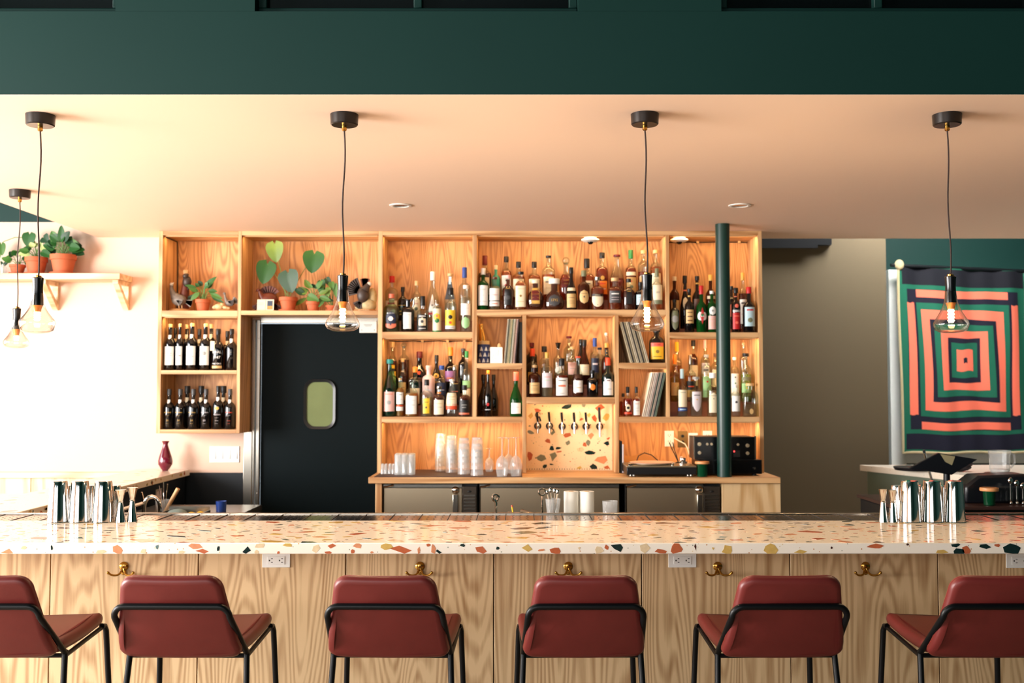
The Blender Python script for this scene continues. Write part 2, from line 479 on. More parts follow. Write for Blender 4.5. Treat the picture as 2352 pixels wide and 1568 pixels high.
obj('cover', MB().box(-.062, .062, -.02, .03, 0, .085), mat('pale_grey_metal', (205, 212, 208), .4), ck, .003)
obj('lettering', MB().box(-.03, .03, -.0206, -.02, .055, .059).box(-.022, .022, -.0206, -.02, .047, .05), mat('grey_print', (130, 136, 134), .5), ck)
for s in (-.045, .045): obj('screw', MB().ball((s, -.02, .02), .003, 8, 4), M_SLOT, ck)
obj('arm', MB().box(-.02, .06, 0, .02, .086, .10), M_STEEL, ck)

# ---------------------------------------------------------------- terrazzo
def terrazzo(name, base):
    if name in _m: return _m[name]
    m, n, l, p = new_mat(name)
    tc = n.new('ShaderNodeTexCoord')
    v = n.new('ShaderNodeTexVoronoi'); v.inputs['Scale'].default_value = 95
    l.new(tc.outputs['Object'], v.inputs['Vector'])
    cr = n.new('ShaderNodeValToRGB'); cr.color_ramp.interpolation = 'CONSTANT'
    e = cr.color_ramp.elements
    e[0].position = 0; e[0].color = lin((196, 140, 96)) + (1,)
    e[1].position = .10; e[1].color = lin(base) + (1,)
    for pos, c in ((.06, (150, 150, 130)), (.97, (222, 196, 150))):
        q = e.new(pos); q.color = lin(c) + (1,)
    sep = n.new('ShaderNodeSeparateColor'); l.new(v.outputs['Color'], sep.inputs[0]); l.new(sep.outputs[0], cr.inputs[0])
    lt = n.new('ShaderNodeMath'); lt.operation = 'LESS_THAN'; lt.inputs[1].default_value = .23
    l.new(v.outputs['Distance'], lt.inputs[0])
    mx = n.new('ShaderNodeMix'); mx.data_type = 'RGBA'; mx.inputs[6].default_value = lin(base) + (1,)
    l.new(lt.outputs[0], mx.inputs[0]); l.new(cr.outputs[0], mx.inputs[7]); l.new(mx.outputs[2], p.inputs['Base Color'])
    p.inputs['Roughness'].default_value = .14
    p.inputs['Specular IOR Level'].default_value = .16
    _m[name] = m
    return m
M_TERR = terrazzo('terrazzo_stone', (244, 232, 214))
CH = {}
for k_, c_ in (('t', (186, 98, 62)), ('s', (212, 140, 100)), ('d', (22, 44, 42)), ('o', (206, 168, 92)), ('b', (222, 196, 156)), ('g', (122, 124, 104)), ('n', (74, 44, 38)), ('u', (96, 118, 116))):
    CH[k_] = mat('stone_chip_' + {'t': 'terracotta', 's': 'salmon', 'd': 'dark_green', 'o': 'ochre', 'b': 'beige', 'g': 'grey', 'n': 'brown', 'u': 'blue_grey'}[k_], c_, .12, vary=.22, vscale=60)
rng = random.Random(5)
def chip_poly(w, h, rot=None):
    n = rng.randint(4, 7); a0 = rng.random() * 6.28
    pts = []
    for i in range(n):
        a = 2 * PI * (i + rng.uniform(-.28, .28)) / n
        q = rng.uniform(.58, 1.14)
        pts.append((w / 2 * q * math.cos(a), h / 2 * q * math.sin(a)))
    if rot is None: rot = rng.uniform(-.5, .5)
    c, s = math.cos(rot), math.sin(rot)
    return [(u * c - v * s, u * s + v * c) for u, v in pts]
def chip(poly, fn, key, parent, proud=.0005):
    return obj('stone_chip', MB().prism(poly, fn, -.001, proud), CH[key], parent, sharp=30)
def clamp_poly(p, u0, u1, v0, v1): return [(min(max(u, u0), u1), min(max(v, v0), v1)) for u, v in p]

# ---------------------------------------------------------------- the bar
bx0, bx1 = -3.35, 3.1
TH = PZ(1246.5, YBF) - PZ(1272, YBF)
bar = thing('bar_counter', 'long bar with pale terrazzo top and oak veneer front panels', 'bar', ((bx0 + bx1) / 2, YP, 0))
bar.location = (0, 0, 0)
top = obj('terrazzo_top', MB().box(bx0, bx1, YBF, YBB, BAR - TH, BAR), M_TERR, bar, .003)
front_chips = [(54, 1258, 12, 8, 'b'), (16, 1268, 34, 12, 's'), (119, 1257, 4, 9, 'd'), (271, 1263, 25, 20, 's'), (235, 1268, 30, 8, 'b'), (361, 1256, 9, 9, 'u'), (449, 1254, 24, 15, 's'), (465, 1267, 30, 11, 't'), (501, 1259, 7, 9, 'd'), (568, 1263, 21, 20, 'd'), (597, 1252, 22, 11, 'b'), (590, 1267, 9, 9, 'b'), (662, 1251, 22, 8, 'o'), (639, 1269, 5, 6, 't'), (419, 1268, 14, 8, 'b'), (725, 1260, 18, 22, 'b'), (761, 1252, 18, 10, 't'), (754, 1269, 14, 7, 't'), (820, 1252, 18, 13, 's'), (810, 1267, 9, 9, 't'), (854, 1268, 8, 6, 's'), (888, 1255, 22, 14, 'o'), (918, 1262, 44, 24, 't'), (962, 1265, 7, 16, 's'), (984, 1251, 9, 9, 't'), (995, 1260, 12, 24, 's'), (1007, 1267, 13, 10, 'd'), (1062, 1251, 11, 8, 'd'), (1105, 1263, 22, 18, 't'), (1143, 1259, 8, 7, 'd'), (1209, 1257, 24, 19, 'o'), (1244, 1263, 14, 5, 's'), (1276, 1264, 24, 16, 't'), (1419, 1255, 32, 18, 'd'), (1394, 1256, 9, 9, 't'), (1376, 1264, 16, 15, 'b'), (1481, 1259, 21, 23, 'b'), (1552, 1259, 27, 23, 't'), (1519, 1266, 28, 11, 't'), (1597, 1256, 6, 13, 'n'), (1638, 1259, 6, 6, 'o'), (1672, 1263, 25, 17, 'o'), (1770, 1260, 34, 23, 'o'), (1838, 1267, 25, 10, 'o'), (2013, 1254, 36, 13, 't'), (2084, 1250, 6, 6, 'n'), (2163, 1267, 25, 10, 'o'), (2192, 1252, 25, 9, 'd'), (2203, 1266, 26, 12, 'd'), (2220, 1262, 15, 22, 't'), (2262, 1254, 28, 12, 'd'), (2291, 1252, 11, 7, 't'), (2328, 1260, 36, 24, 'd'), (1330, 1258, 7, 6, 'b'), (1910, 1258, 5, 5, 'n'), (330, 1266, 12, 9, 'b')]
front_chips += [(x, 1259, w, h, k_) for x, w, h, k_ in ((-60, 20, 14, 't'), (-140, 26, 18, 'o'), (-210, 14, 12, 'd'), (-300, 24, 16, 's'), (2390, 22, 16, 't'), (2450, 18, 14, 'o'), (2520, 26, 18, 'd'), (2620, 22, 14, 's'), (2720, 18, 16, 'b'))]
zt, zb = BAR - .0015, BAR - TH + .0015
for x, y, w, h, k_ in front_chips:
    c = (PX(x, YBF, y), PZ(y, YBF)); s = YBF / F
    poly = clamp_poly([(c[0] + u, c[1] + v) for u, v in chip_poly(w * s * 1.28, h * s * 1.3, 0)], bx0, bx1, zb, zt)
    chip(poly, lambda u, v, d: (u, YBF - d, v), k_, top)
nchip = 0; pal = 'ttsssodgbboun' + 'dts'
spots = []
def scatter_top(x0, x1, y0, y1, count, parent, smin, smax, z=BAR):
    made = 0; tries = 0
    while made < count and tries < count * 12:
        tries += 1
        x, y = rng.uniform(x0, x1), rng.uniform(y0, y1)
        s = smin + (smax - smin) * rng.random() ** 2
        if any((x - q) ** 2 + (y - r) ** 2 < ((s + t) * .56) ** 2 for q, r, t in spots): continue
        spots.append((x, y, s)); made += 1
        p = chip_poly(s * rng.uniform(.9, 1.5), s * rng.uniform(.5, .9), rng.uniform(-.7, .7))
        p = clamp_poly([(x + u, y + v) for u, v in p], x0 - .02, x1 + .02, y0 - .005, y1 + .005)
        chip(p, lambda u, v, d: (u, v, z + d), rng.choice(pal), parent)
scatter_top(-2.1, 2.3, YBF + .008, YBB - .008, 232, top, .034, .10)
# the many small ones are one part
sm = MB(); fcount = []
for i in range(2600):
    x, y = rng.uniform(bx0 + .02, bx1 - .02), rng.uniform(YBF + .01, YBB - .01)
    s = rng.uniform(.006, .034) if i % 3 else rng.uniform(.006, .014)
    if any((x - q) ** 2 + (y - r) ** 2 < (t * .5 + s * .6) ** 2 for q, r, t in spots): continue
    spots.append((x, y, s)); n0 = len(sm.f)
    sm.prism([(x + u, y + v) for u, v in chip_poly(s * 1.3, s * .7)], lambda u, v, d: (u, v, BAR + d), -.001, .0003)
    fcount += [rng.randrange(7)] * (len(sm.f) - n0)
o_ = obj('small_stone_chips', sm, CH['s'], top); o_['kind'] = 'stuff'
for k_ in 'tdobgn': o_.data.materials.append(CH[k_])
o_.data.polygons.foreach_set('material_index', fcount)
# carcass, panels
obj('carcass', MB().box(bx0 + .05, bx1, YP + .022, YBB - .02, 0, BAR - TH), mat('bar_carcass', (60, 48, 36), .7), bar)
seams = [115 - 1020, 115 - 680, 115 - 340, 115, 455, 794, 1134, 1474, 1815, 2155, 2155 + 340, 2155 + 680]
sx = [PX(s, YP, 1350) for s in seams]
for a, b in zip(sx[:-1], sx[1:]):
    a, b = max(a, bx0), min(b, bx1)
    obj('front_panel', MB().box(a + .002, b - .002, YP, YP + .02, .08, BAR - TH - .001), M_OAK_BAR, bar, .0015)
obj('kick_board', MB().box(bx0 + .06, bx1 - .01, YP + .03, YP + .05, 0, .08), M_BLACK, bar)
# stainless drip rail behind the stone, with rows of drain holes
rail = thing('drip_rail', 'perforated stainless drip rail along the back edge of the bar', 'drip rail', (0, 0, 0))
zr = BAR - .004
M_RAIL = mat('rail_steel', (150, 128, 108), .16, 1.0)
rx0 = PX(0, YRL, 1184) - .02
obj('tray', MB().box(rx0, bx1, YBB + .001, YRL, zr - .02, zr), M_RAIL, rail)
obj('back_lip', MB().box(rx0, bx1, YRL + .0005, YRL + .022, BAR - .05, BAR + .002), M_STEEL, rail, .002)
mid = (YBB + YRL) / 2
ridges = MB(); x = rx0 + .05; i = 0
holes = MB()
while x < bx1 - .05:
    if i % 4 == 0: ridges.box(x - .0015, x + .0015, YBB + .012, YRL - .01, zr, zr + .002)
    else:
        for j in range(6):
            y = YBB + .03 + j * (YRL - YBB - .06) / 5
            holes.lathe([(.0042, 0), (.0042, .0004)], 6, (x + (j % 2) * .004, y, zr))
    x += .032; i += 1
o_ = obj('seam', ridges, M_SLOT, rail); o_['kind'] = 'stuff'
o_ = obj('drain_holes', holes, M_SLOT, rail); o_['kind'] = 'stuff'
# hooks and outlets on the bar front
def hook(x, y, nm):
    t = thing('coat_hook', 'brass double coat hook under the bar top, %s from the sunlit wall' % nm, 'hook', (PX(x, YP, y), YP, PZ(y, YP)), 0, 'brass hooks under the bar top')
    obj('plate', MB().lathe([(.017, 0), (.019, .004), (.014, .008), (.004, .010)], 16), M_BRASS, t).rotation_euler = (PI / 2, 0, 0)
    obj('plate', MB().lathe([(.010, 0), (.011, .004), (.007, .007)], 12, (0, -.024, 0)), M_BRASS, t).rotation_euler = (PI / 2, 0, 0)
    t.children[-1].location = (0, 0, 0)
    for s in (-1, 1):
        pts = [(0, -.006, -.008)]
        for i in range(9):
            a = PI * (1.0 + i / 9 * .95)
            pts.append((s * (.031 + .022 * math.cos(a)), -.012 - .003 * i, -.022 + .016 * math.sin(a) + .0012 * i))
        arm = obj('arm', MB().tube(pts, [.005] + [.0042] * 9, 8), M_BRASS, t)
        obj('ball', MB().ball(pts[-1], .0062, 10, 6), M_BRASS, arm)
    return t
for x, nm in ((285, 'first'), (965, 'second'), (1305, 'third'), (1648, 'fourth'), (1987, 'fifth')): hook(x, 1300, nm)
def outlet(cx, cy, Y, w, h, lab, horizontal=True, group=None):
    t = thing('power_outlet', lab, 'outlet', (PX(cx, Y, cy), Y, PZ(cy, Y)), 0, group)
    obj('plate', MB().box(-w / 2, w / 2, -.006, 0, -h / 2, h / 2), M_WHITE, t, .002)
    a, b = (.62, .55) if horizontal else (.5, .7)
    obj('receptacle', MB().box(-w / 2 * a, w / 2 * a, -.009, -.0062, -h / 2 * b, h / 2 * b), M_WHITE, t, .001)
    s = MB()
    for k in (-1, 1):
        c = (k * w * .18, 0) if horizontal else (0, k * h * .2)
        u = .007
        if horizontal:
            s.box(c[0] + u * .1, c[0] + u * 1.1, -.0095, -.009, .006, .0085).box(c[0] + u * .1, c[0] + u * 1.1, -.0095, -.009, -.0085, -.006).box(c[0] - u * 1.2, c[0] - u * .5, -.0095, -.009, -.003, .003)
        else:
            s.box(-.009, -.006, -.0095, -.009, c[1], c[1] + u * 1.2).box(.006, .009, -.0095, -.009, c[1], c[1] + u * 1.2).box(-.003, .003, -.0095, -.009, c[1] - u * 1.3, c[1] - u * .6)
    obj('slots', s, M_SLOT, t)
    return t
for cx, cy, nm in ((635, 1286, 'white double outlet under the bar top nearest the sunlit wall'), (1567, 1286, 'white double outlet under the bar top beside the fourth brass hook'), (2342, 1287, 'white double outlet under the bar top nearest the olive wall')):
    outlet(cx, cy, YP, .114, .058, nm, True, 'outlets under the bar top')
# the side arm of the bar: stone top along the left, meeting the back wall
xs1 = PX(441, YW, 1073); xs0 = PX(284, PY(1084, BAR), 1084); yb2 = PY(1133, BAR)
side = thing('side_counter', 'pale terrazzo side counter running back to the blush wall', 'counter', (0, 0, 0))
st = obj('terrazzo_top', MB().prism([(bx0, YRL + .024), (xs1, YRL + .024), (xs1, YW - .05), (xs0, YW - .05), (xs0, yb2), (bx0, yb2)], lambda u, v, d: (u, v, d), BAR - TH, BAR), M_TERR, side, .003)
spots.clear()
scatter_top(xs0 - .55, xs1 - .03, YRL + .05, yb2 - .03, 22, st, .025, .08)
scatter_top(xs0 + .03, xs1 - .03, yb2, YW - .09, 26, st, .025, .08)
for i in range(26):
    y = rng.uniform(YRL + .08, YW - .15); w = rng.uniform(.02, .075); h = rng.uniform(.015, .04)
    zc = BAR - rng.uniform(.008, TH - .008)
    poly = clamp_poly([(y + u, zc + v) for u, v in chip_poly(w, h, 0)], YRL + .03, YW - .06, BAR - TH + .002, BAR - .002)
    chip(poly, lambda u, v, d: (xs1 + d, u, v), rng.choice('ttsdoobg'), st)
obj('support_panel', MB().box(xs0 + .02, xs1 - .03, yb2, YW - .055, 0, BAR - TH - .0005), mat('dark_wall_board', (10, 18, 26), .4), side)
obj('support_panel', MB().box(bx0 + .1, xs1 - .03, YRL + .1, yb2 - .001, 0, BAR - TH - .0005), _m['dark_wall_board'], side)
# ================================================================ shelving
def cx_(px, py=760): return PX(px, YC, py)
def cz_(py): return PZ(py, YC)
M_LED = mat('led_tape', (214, 172, 122), .5)
LEDC = (1.0, 0.60, 0.26)
def led(parent, x0, x1, z, power):
    """warm tape light behind the front edge of a compartment, shining at the back panel"""
    obj('led_tape', MB().box(x0 + .01, x1 - .01, YC + .022, YC + .028, z - .006, z), M_LED, parent)
    d = bpy.data.lights.new('led_tape_light', 'AREA'); d.shape = 'RECTANGLE'; d.size = x1 - x0 - .03; d.size_y = .012
    d.energy = power * .26 * (x1 - x0); d.color = LEDC
    o = bpy.data.objects.new('led_tape_light', d); col.objects.link(o); o.parent = parent
    o.location = ((x0 + x1) / 2, YC + .034, z - .008)
    o.rotation_euler = Vector((0, .55, -1)).to_track_quat('-Z', 'Y').to_euler()
def board(name, x0, x1, z0, z1, parent, y0=YC, y1=YW - .012, m=None, bv=.0015):
    if m is None: m = M_OAK_H if (x1 - x0) > (z1 - z0) else M_OAK
    return obj(name, MB().box(x0, x1, y0, y1, z0, z1), m, parent, bv)
def back(x0, x1, z0, z1, parent): return obj('back_panel', MB().box(x0, x1, YW - .011, YW - .001, z0, z1), M_OAK_BACK, parent)
ZT = CEIL - .001
# --- hanging unit at the left
xa, xb = cx_(362), cx_(553); z0 = cz_(995)
lc = thing('wall_cabinet', 'open oak wall cabinet hung beside the black kitchen door', 'cabinet')
board('side_panel', xa, cx_(371), z0, ZT, lc); board('side_panel', cx_(545), xb - .0005, z0, ZT, lc)
board('top_panel', cx_(371), cx_(545), cz_(540), ZT, lc)
board('bottom_panel', cx_(371), cx_(545), z0, cz_(986), lc)
S_A, S_B = cz_(713), cz_(850)
board('shelf', cx_(371), cx_(545), cz_(727), S_A, lc); board('shelf', cx_(371), cx_(545), cz_(859), S_B, lc)
back(xa, xb - .0005, z0, ZT, lc)
for za in (cz_(540), cz_(727)): led(lc, cx_(371), cx_(545), za, 5)
cable = MB().tube([(cx_(371) + .006, YC + .05, cz_(541) - .004), (cx_(371) + .006, YW - .03, cz_(541) - .004), (cx_(371) + .008, YW - .02, cz_(600)), (cx_(371) + .008, YW - .02, S_A + .002)], .004, 6)
obj('led_cable', cable, M_BLACK, lc)
# --- bridge over the door
bc = thing('bridge_cabinet', 'open oak shelf box bridging over the black kitchen door', 'cabinet')
board('top_panel', xb, cx_(868) - .0005, cz_(540), ZT, bc)
board('shelf', xb, cx_(868) - .0005, cz_(723), S_A, bc)
back(xb, cx_(868) - .0005, cz_(723), ZT, bc)
led(bc, xb, cx_(868), cz_(540), 4)
# --- main shelving
mc = thing('back_bar_shelving', 'large open oak back bar shelving with lit bottle compartments', 'shelving')
CTR = PZ(1086, YC)                   # worktop level
X = {k: cx_(k) for k in (868, 878, 1085, 1095, 1200, 1209, 1412, 1421, 1530, 1538, 1743, 1752)}
for a, b in ((868, 878), (1743, 1752)): board('side_panel', X[a], X[b], CTR, ZT, mc)
board('top_panel', X[878], X[1743], cz_(540), ZT, mc)
board('upright', X[1085], X[1095], cz_(957), cz_(540), mc)
board('upright', X[1530], X[1538], cz_(957), cz_(540), mc)
board('upright', X[1200], X[1209], CTR, cz_(724), mc); board('upright', X[1412], X[1421], CTR, cz_(724), mc)
SH = {}
def shelf(key, a, b, yt, yb): SH[key] = cz_(yt); board('shelf', X[a] + .0003, X[b] - .0003, cz_(yb), cz_(yt), mc)
shelf('LT', 878, 1085, 762, 776); shelf('LM', 878, 1200, 957, 969)
shelf('CT', 1095, 1530, 711, 724)
shelf('C1', 1095, 1200, 834, 845); shelf('CM', 1209, 1412, 912, 926)
shelf('D1', 1421, 1530, 833, 845)
shelf('RT', 1538, 1743, 763, 775); shelf('RM', 1421, 1743, 957, 969)
SH['C2'] = SH['LM']; SH['D2'] = SH['RM']
back(X[868], X[1209] - .0003, CTR, ZT, mc); back(X[1209], X[1412], cz_(926), ZT, mc); back(X[1412] + .0003, X[1752], CTR, ZT, mc)
for a, b, yy, pw in ((878, 1085, 540, 6), (1095, 1530, 540, 7), (1538, 1743, 540, 8), (878, 1085, 776, 7), (1538, 1743, 775, 9), (1209, 1412, 724, 7), (1095, 1200, 724, 3), (1421, 1530, 724, 4),
                     (1095, 1200, 845, 2.5), (1421, 1530, 845, 4), (878, 1200, 969, 8), (1421, 1743, 969, 8), (1209, 1412, 926, 7)):
    led(mc, X[a], X[b], cz_(yy), pw)
# loose light cable with clips under two shelves
for a, b, yy in ((878, 1085, 776), (1538, 1743, 540)):
    pts = [(X[a] + .01 + (X[b] - X[a] - .02) * i / 10, YW - .03, cz_(yy) - .006 - .006 * math.sin(i * 1.1) ** 2) for i in range(11)]
    obj('light_cable', MB().tube(pts, .0035, 6), M_BLACK, mc)
    for q in (4, 7, 9):
        x, y, z = pts[q]; obj('cable_clip', MB().box(x - .009, x + .009, y - .008, y + .012, z - .007, z + .012), mat('clip_tan', (205, 170, 120), .5), mc)
# tap wall in terrazzo
M_TERR2 = terrazzo('terrazzo_tap_wall', (240, 214, 178))
tw = thing('tap_wall', 'terrazzo slab in the shelving that carries six beer taps', 'tap wall')
YTW = YW - .10
slab = obj('slab', MB().box(X[1209] + .001, X[1412] - .001, YTW, YW - .015, CTR + .001, cz_(926) - .001), M_TERR2, tw)
tchips = [(465, 920, 110, 50, 'd'), (620, 915, 40, 45, 'g'), (765, 940, 90, 80, 't'), (835, 1020, 65, 80, 'o'), (725, 1035, 55, 60, 't'), (675, 1005, 40, 60, 'o'), (598, 1045, 44, 30, 't'), (185, 960, 60, 46, 't'), (115, 1005, 50, 55, 'o'), (118, 1165, 60, 36, 'g'), (465, 1190, 68, 52, 't'), (690, 1195, 55, 65, 's'), (278, 1250, 70, 38, 't'), (470, 1265, 60, 40, 'g'), (665, 1270, 45, 60, 'g'), (630, 1285, 45, 48, 't'), (838, 1270, 58, 50, 'd'), (855, 1222, 40, 28, 't'), (318, 1320, 52, 45, 'd'), (378, 1315, 58, 32, 'd'), (385, 1350, 58, 18, 't'), (335, 1390, 62, 85, 'g'), (218, 1405, 82, 58, 'g'), (110, 1392, 62, 90, 't'), (680, 1360, 95, 45, 'd'), (785, 1420, 115, 75, 's'), (720, 1490, 80, 46, 'd'), (840, 1500, 76, 40, 't'), (255, 1490, 48, 34, 'd'), (318, 1470, 42, 18, 'd'), (330, 1165, 40, 50, 'g'), (778, 1335, 18, 20, 'd'), (160, 904, 30, 12, 'd'), (232, 916, 16, 12, 't'), (580, 1500, 50, 30, 'o'), (590, 1330, 70, 40, 'b'), (440, 1050, 20, 20, 'g'), (110, 1105, 24, 18, 'g')]
for x, y, w, h, k_ in tchips:
    px, py = 1190 + x / 4.126, 710 + y / 4.126; s = YTW / F / 4.126
    poly = clamp_poly([(PX(px, YTW, py) + u, PZ(py, YTW) + v) for u, v in chip_poly(w * s * 1.15, h * s * 1.15, rng.uniform(-.3, .3))], X[1209] + .003, X[1412] - .003, CTR + .004, cz_(926) - .004)
    chip(poly, lambda u, v, d: (u, YTW - d, v), k_, slab)
for i in range(26):
    x, y = rng.uniform(1213, 1408), rng.uniform(932, 1074); s = rng.uniform(2, 5) * YTW / F
    chip([(PX(x, YTW, y) + u, PZ(y, YTW) + v) for u, v in chip_poly(s, s * .8)], lambda u, v, d: (u, YTW - d, v), rng.choice('tsdg'), slab)
dr = MB(); n_ = 34
for i in range(n_):
    x = X[1209] + .004 + (X[1412] - X[1209] - .008) * i / n_
    dr.box(x, x + .004, YTW - .0016, YTW, CTR + .006, CTR + .014)
o_ = obj('drain_grille', dr, M_SLOT, tw)
# taps
M_HANDLE = mat('black_tap_handle', (16, 16, 18), .25)
tap_px = [(1235, 978), (1262, 978), (1291, 979), (1319, 979), (1346, 979), (1377, 979)]
tap_lab = ['beer tap with a small tag looped on its black handle', 'beer tap with black handle and drip lever below its collar', 'third beer tap from the tagged one, plain black handle', 'plain black-handled beer tap between two lookalikes on the terrazzo', 'beer tap with a black side lever beside the steel stout tap', 'polished steel stout tap with long nozzle and tall black handle']
for i, (x, y) in enumerate(tap_px):
    t = thing('beer_tap', tap_lab[i], 'tap', (PX(x, YTW, y), YTW, PZ(y, YTW)), 0, 'beer taps on the terrazzo wall')
    obj('collar', MB().lathe([(.026, 0), (.026, .007), (.020, .012)], 18), mat('black_collar', (18, 18, 20), .3), t).rotation_euler = (PI / 2, 0, 0)
    fc = MB().tube([(0, -.012, 0), (0, -.045, 0)], .011, 12).tube([(0, -.04, .006), (0, -.048, -.02), (0, -.052, -.05 if i < 5 else -.07)], [.012, .009, .006], 10)
    fc.tube([(0, -.04, 0), (0, -.04, .03)], .008, 10).ball((0, -.04, .003), .014, 12, 8)
    fa = obj('faucet', fc, M_CHROME, t)
    hz = .10 if i < 5 else .135
    obj('handle', MB().tube([(0, -.04, .028), (-.003, -.042, .06), (-.006, -.046, hz)], [.006, .009, .0085], 12), M_HANDLE, t)
    if i == 0: obj('tag_loop', MB().tube([(.0 + .018 * math.cos(a), -.045, .08 + .018 * math.sin(a)) for a in [k * .7 for k in range(9)]], .003, 6).tube([(.012, -.045, .065), (.02, -.045, .035)], .006, 6), M_HANDLE, t)
    if i in (1, 4): obj('lever', MB().tube([(.005, -.03, -.004), (.03, -.045, -.03 if i == 1 else .015)], .004, 6), M_HANDLE, t)
# worktop
YK = PY(1096, CTR)
xk0, xk1 = PX(846, YK, 1096), PX(1793, YK, 1096)
TK = PZ(1096, YK) - PZ(1110, YK)
wt = thing('back_counter', 'thick oak worktop under the back bar shelving with end panels', 'counter')
obj('worktop', MB().box(xk0, xk1, YK, YW - .001, CTR - TK, CTR - .0005), M_OAK_H, wt, .003)
YU = YK + .035
ex0 = PX(862, YU, 1140); ex1 = PX(877, YU, 1140); ex2 = PX(1659, YU, 1140); ex3 = PX(1793, YU, 1140)
obj('end_panel', MB().box(ex0, ex1, YU, YW - .002, 0, CTR - TK - .0005), M_OAK, wt, .002)
obj('end_panel', MB().box(ex2, ex3, YU, YW - .002, 0, CTR - TK - .0005), oak('oak_end_panel', (226, 196, 150), (196, 156, 104), 'z', 7, 3), wt, .002)
# coolers
M_CSTEEL = mat('cooler_steel', (188, 172, 146), .36, 1.0, vary=.1, vscale=2)
M_GRILL = mat('cooler_grille', (70, 62, 54), .4, .6)
def cooler(a, b, ga, gb, lab, handle_px):
    x0, x1 = PX(a, YU, 1140), PX(b, YU, 1140); zt_ = CTR - TK - .012
    t = thing('undercounter_cooler', lab, 'cooler', ((x0 + x1) / 2, YU, 0), 0, 'coolers under the back counter')
    h = (x1 - x0) / 2; Y0 = .02
    obj('cabinet', MB().box(-h, h, Y0 + .031, .58, .02, zt_), M_BLACK, t)
    g0 = PX(ga, YU, 1140) - (x0 + x1) / 2 if ga else h
    g1 = PX(gb, YU, 1140) - (x0 + x1) / 2 if gb else h
    d = obj('door', MB().box(-h + .004, g0 - .004, Y0, Y0 + .03, .12, zt_ - .022), M_CSTEEL, t, .003)
    obj('top_trim', MB().box(-h + .004, g0 - .004, Y0 + .004, Y0 + .03, zt_ - .020, zt_), M_STEEL, t)
    obj('door_edge', MB().box(-h + .0035, -h + .010, Y0 - .002, Y0, .12, zt_ - .01), M_CHROME, t)
    obj('hinge', MB().tube([(-h + .01, Y0 - .01, zt_ - .015), (-h + .03, Y0 - .014, zt_ - .012), (-h + .07, Y0 - .006, zt_ - .004)], .006, 8), M_CHROME, t)
    if handle_px:
        hx = PX(handle_px, YU, 1140) - (x0 + x1) / 2
        hd = obj('handle', MB().lathe([(.026, 0), (.026, .008), (.016, .02), (.006, .024)], 16, (0, 0, 0)), M_CHROME, t)
        hd.rotation_euler = (PI / 2, 0, 0); hd.location = (hx, Y0 - .001, zt_ - .035)
        obj('grip', MB().box(hx - .018, hx + .018, Y0 - .032, Y0 - .02, zt_ - .19, zt_ - .06), M_STEEL, t, .004)
    if ga:
        obj('grille_frame', MB().box(g0, g1, Y0, Y0 + .03, .1, zt_ - .012), M_GRILL, t, .002)
        for k in range(12):
            z = zt_ - .075 - k * .022
            obj('louvre', MB().box(g0 + .008, g1 - .008, Y0 - .006, Y0 - .001, z, z + .009), M_STEEL, t)
        obj('badge', MB().ball(((g0 + g1) / 2, Y0, zt_ - .045), (.014, .004, .007), 12, 6), M_BLACK, t)
cooler(878, 1096, 1062, 1094, 'stainless cooler with latch handle and louvred grille beside the black door', 1046)
cooler(1100, 1424, None, None, 'wide stainless double cooler below the tap wall', None)
cooler(1437, 1657, 1618, 1655, 'stainless cooler with louvred grille next to the pale oak end panel', 1607)
# green steel column on the worktop
colr = .047; yc_ = YK + .055
pxc = PX(1661.5, yc_, 800)
pole = thing('steel_column', 'dark green painted steel column rising from worktop to ceiling', 'column', (pxc, yc_, CTR))
obj('shaft', MB().lathe([(colr, 0), (colr, CEIL - CTR - .001)], 28), mat('green_column_paint', (18, 54, 48), .35), pole)
# ceiling fittings: two downlights and two dome cameras
for x, lab in ((920, 'white-rimmed recessed downlight in the pink ceiling nearer the black door'), (1699, 'white-rimmed recessed downlight in the pink ceiling beside the green column')):
    Y = PY(471, CEIL)
    t = thing('downlight', lab, 'downlight', (PX(x, Y, 471), Y, CEIL), 0, 'recessed ceiling downlights')
    obj('rim', MB().lathe([(.048, -.001), (.066, -.001), (.066, -.005), (.050, -.007), (.044, -.003)], 28, cap=False), M_WHITE, t)
    obj('reflector', MB().lathe([(.046, -.0025), (.02, -.0012), (.002, -.0012)], 28, cap=False), mat('dark_mirror', (70, 62, 56), .08, 1.0), t)
for x, y, lab in ((1356, 546, 'white dome camera under the top of the wide bourbon compartment'), (1560, 546, 'white dome camera in the corner compartment next to the green column')):
    Y = YC + .10
    t = thing('dome_camera', lab, 'camera', (PX(x, Y, y), Y, cz_(540) - .0), 0, 'dome cameras in the shelving')
    obj('housing', MB().lathe([(.02, -.034), (.045, -.032), (.064, -.022), (.062, -.014), (.045, -.008), (.044, -.001)], 24), M_WHITE, t)
    obj('lens_dome', MB().ball((0, -.004, -.034), (.021, .021, .017), 16, 8), mat('smoked_dome', (16, 20, 22), .06), t)

# ================================================================ shelf on the left wall
ysf = 7.26
xse = PX(275, ysf, 630)
zs = PZ(627, ysf); zsb = PZ(641, ysf)
sf = thing('wall_shelf', 'pale oak shelf on wooden brackets on the blush wall', 'shelf')
obj('board', MB().box(-4.6, xse, ysf, YW - .001, zsb, zs), M_OAK_PALE, sf, .002)
for bxp in (PX(262, ysf, 660), PX(95, ysf, 660)):
    b = MB(); w = .02
    b.box(bxp - w, bxp + w, YW - .022, YW - .001, zsb - .20, zsb - .0005)
    b.box(bxp - w, bxp + w, ysf + .02, YW - .023, zsb - .03, zsb - .0005)
    b.prism([(ysf + .03, zsb - .0305), (ysf + .075, zsb - .0305), (YW - .023, zsb - .155), (YW - .023, zsb - .195)], lambda u, v, d: (d, u, v), bxp - w, bxp + w)
    obj('bracket', b, M_OAK_PALE, sf, .0015)
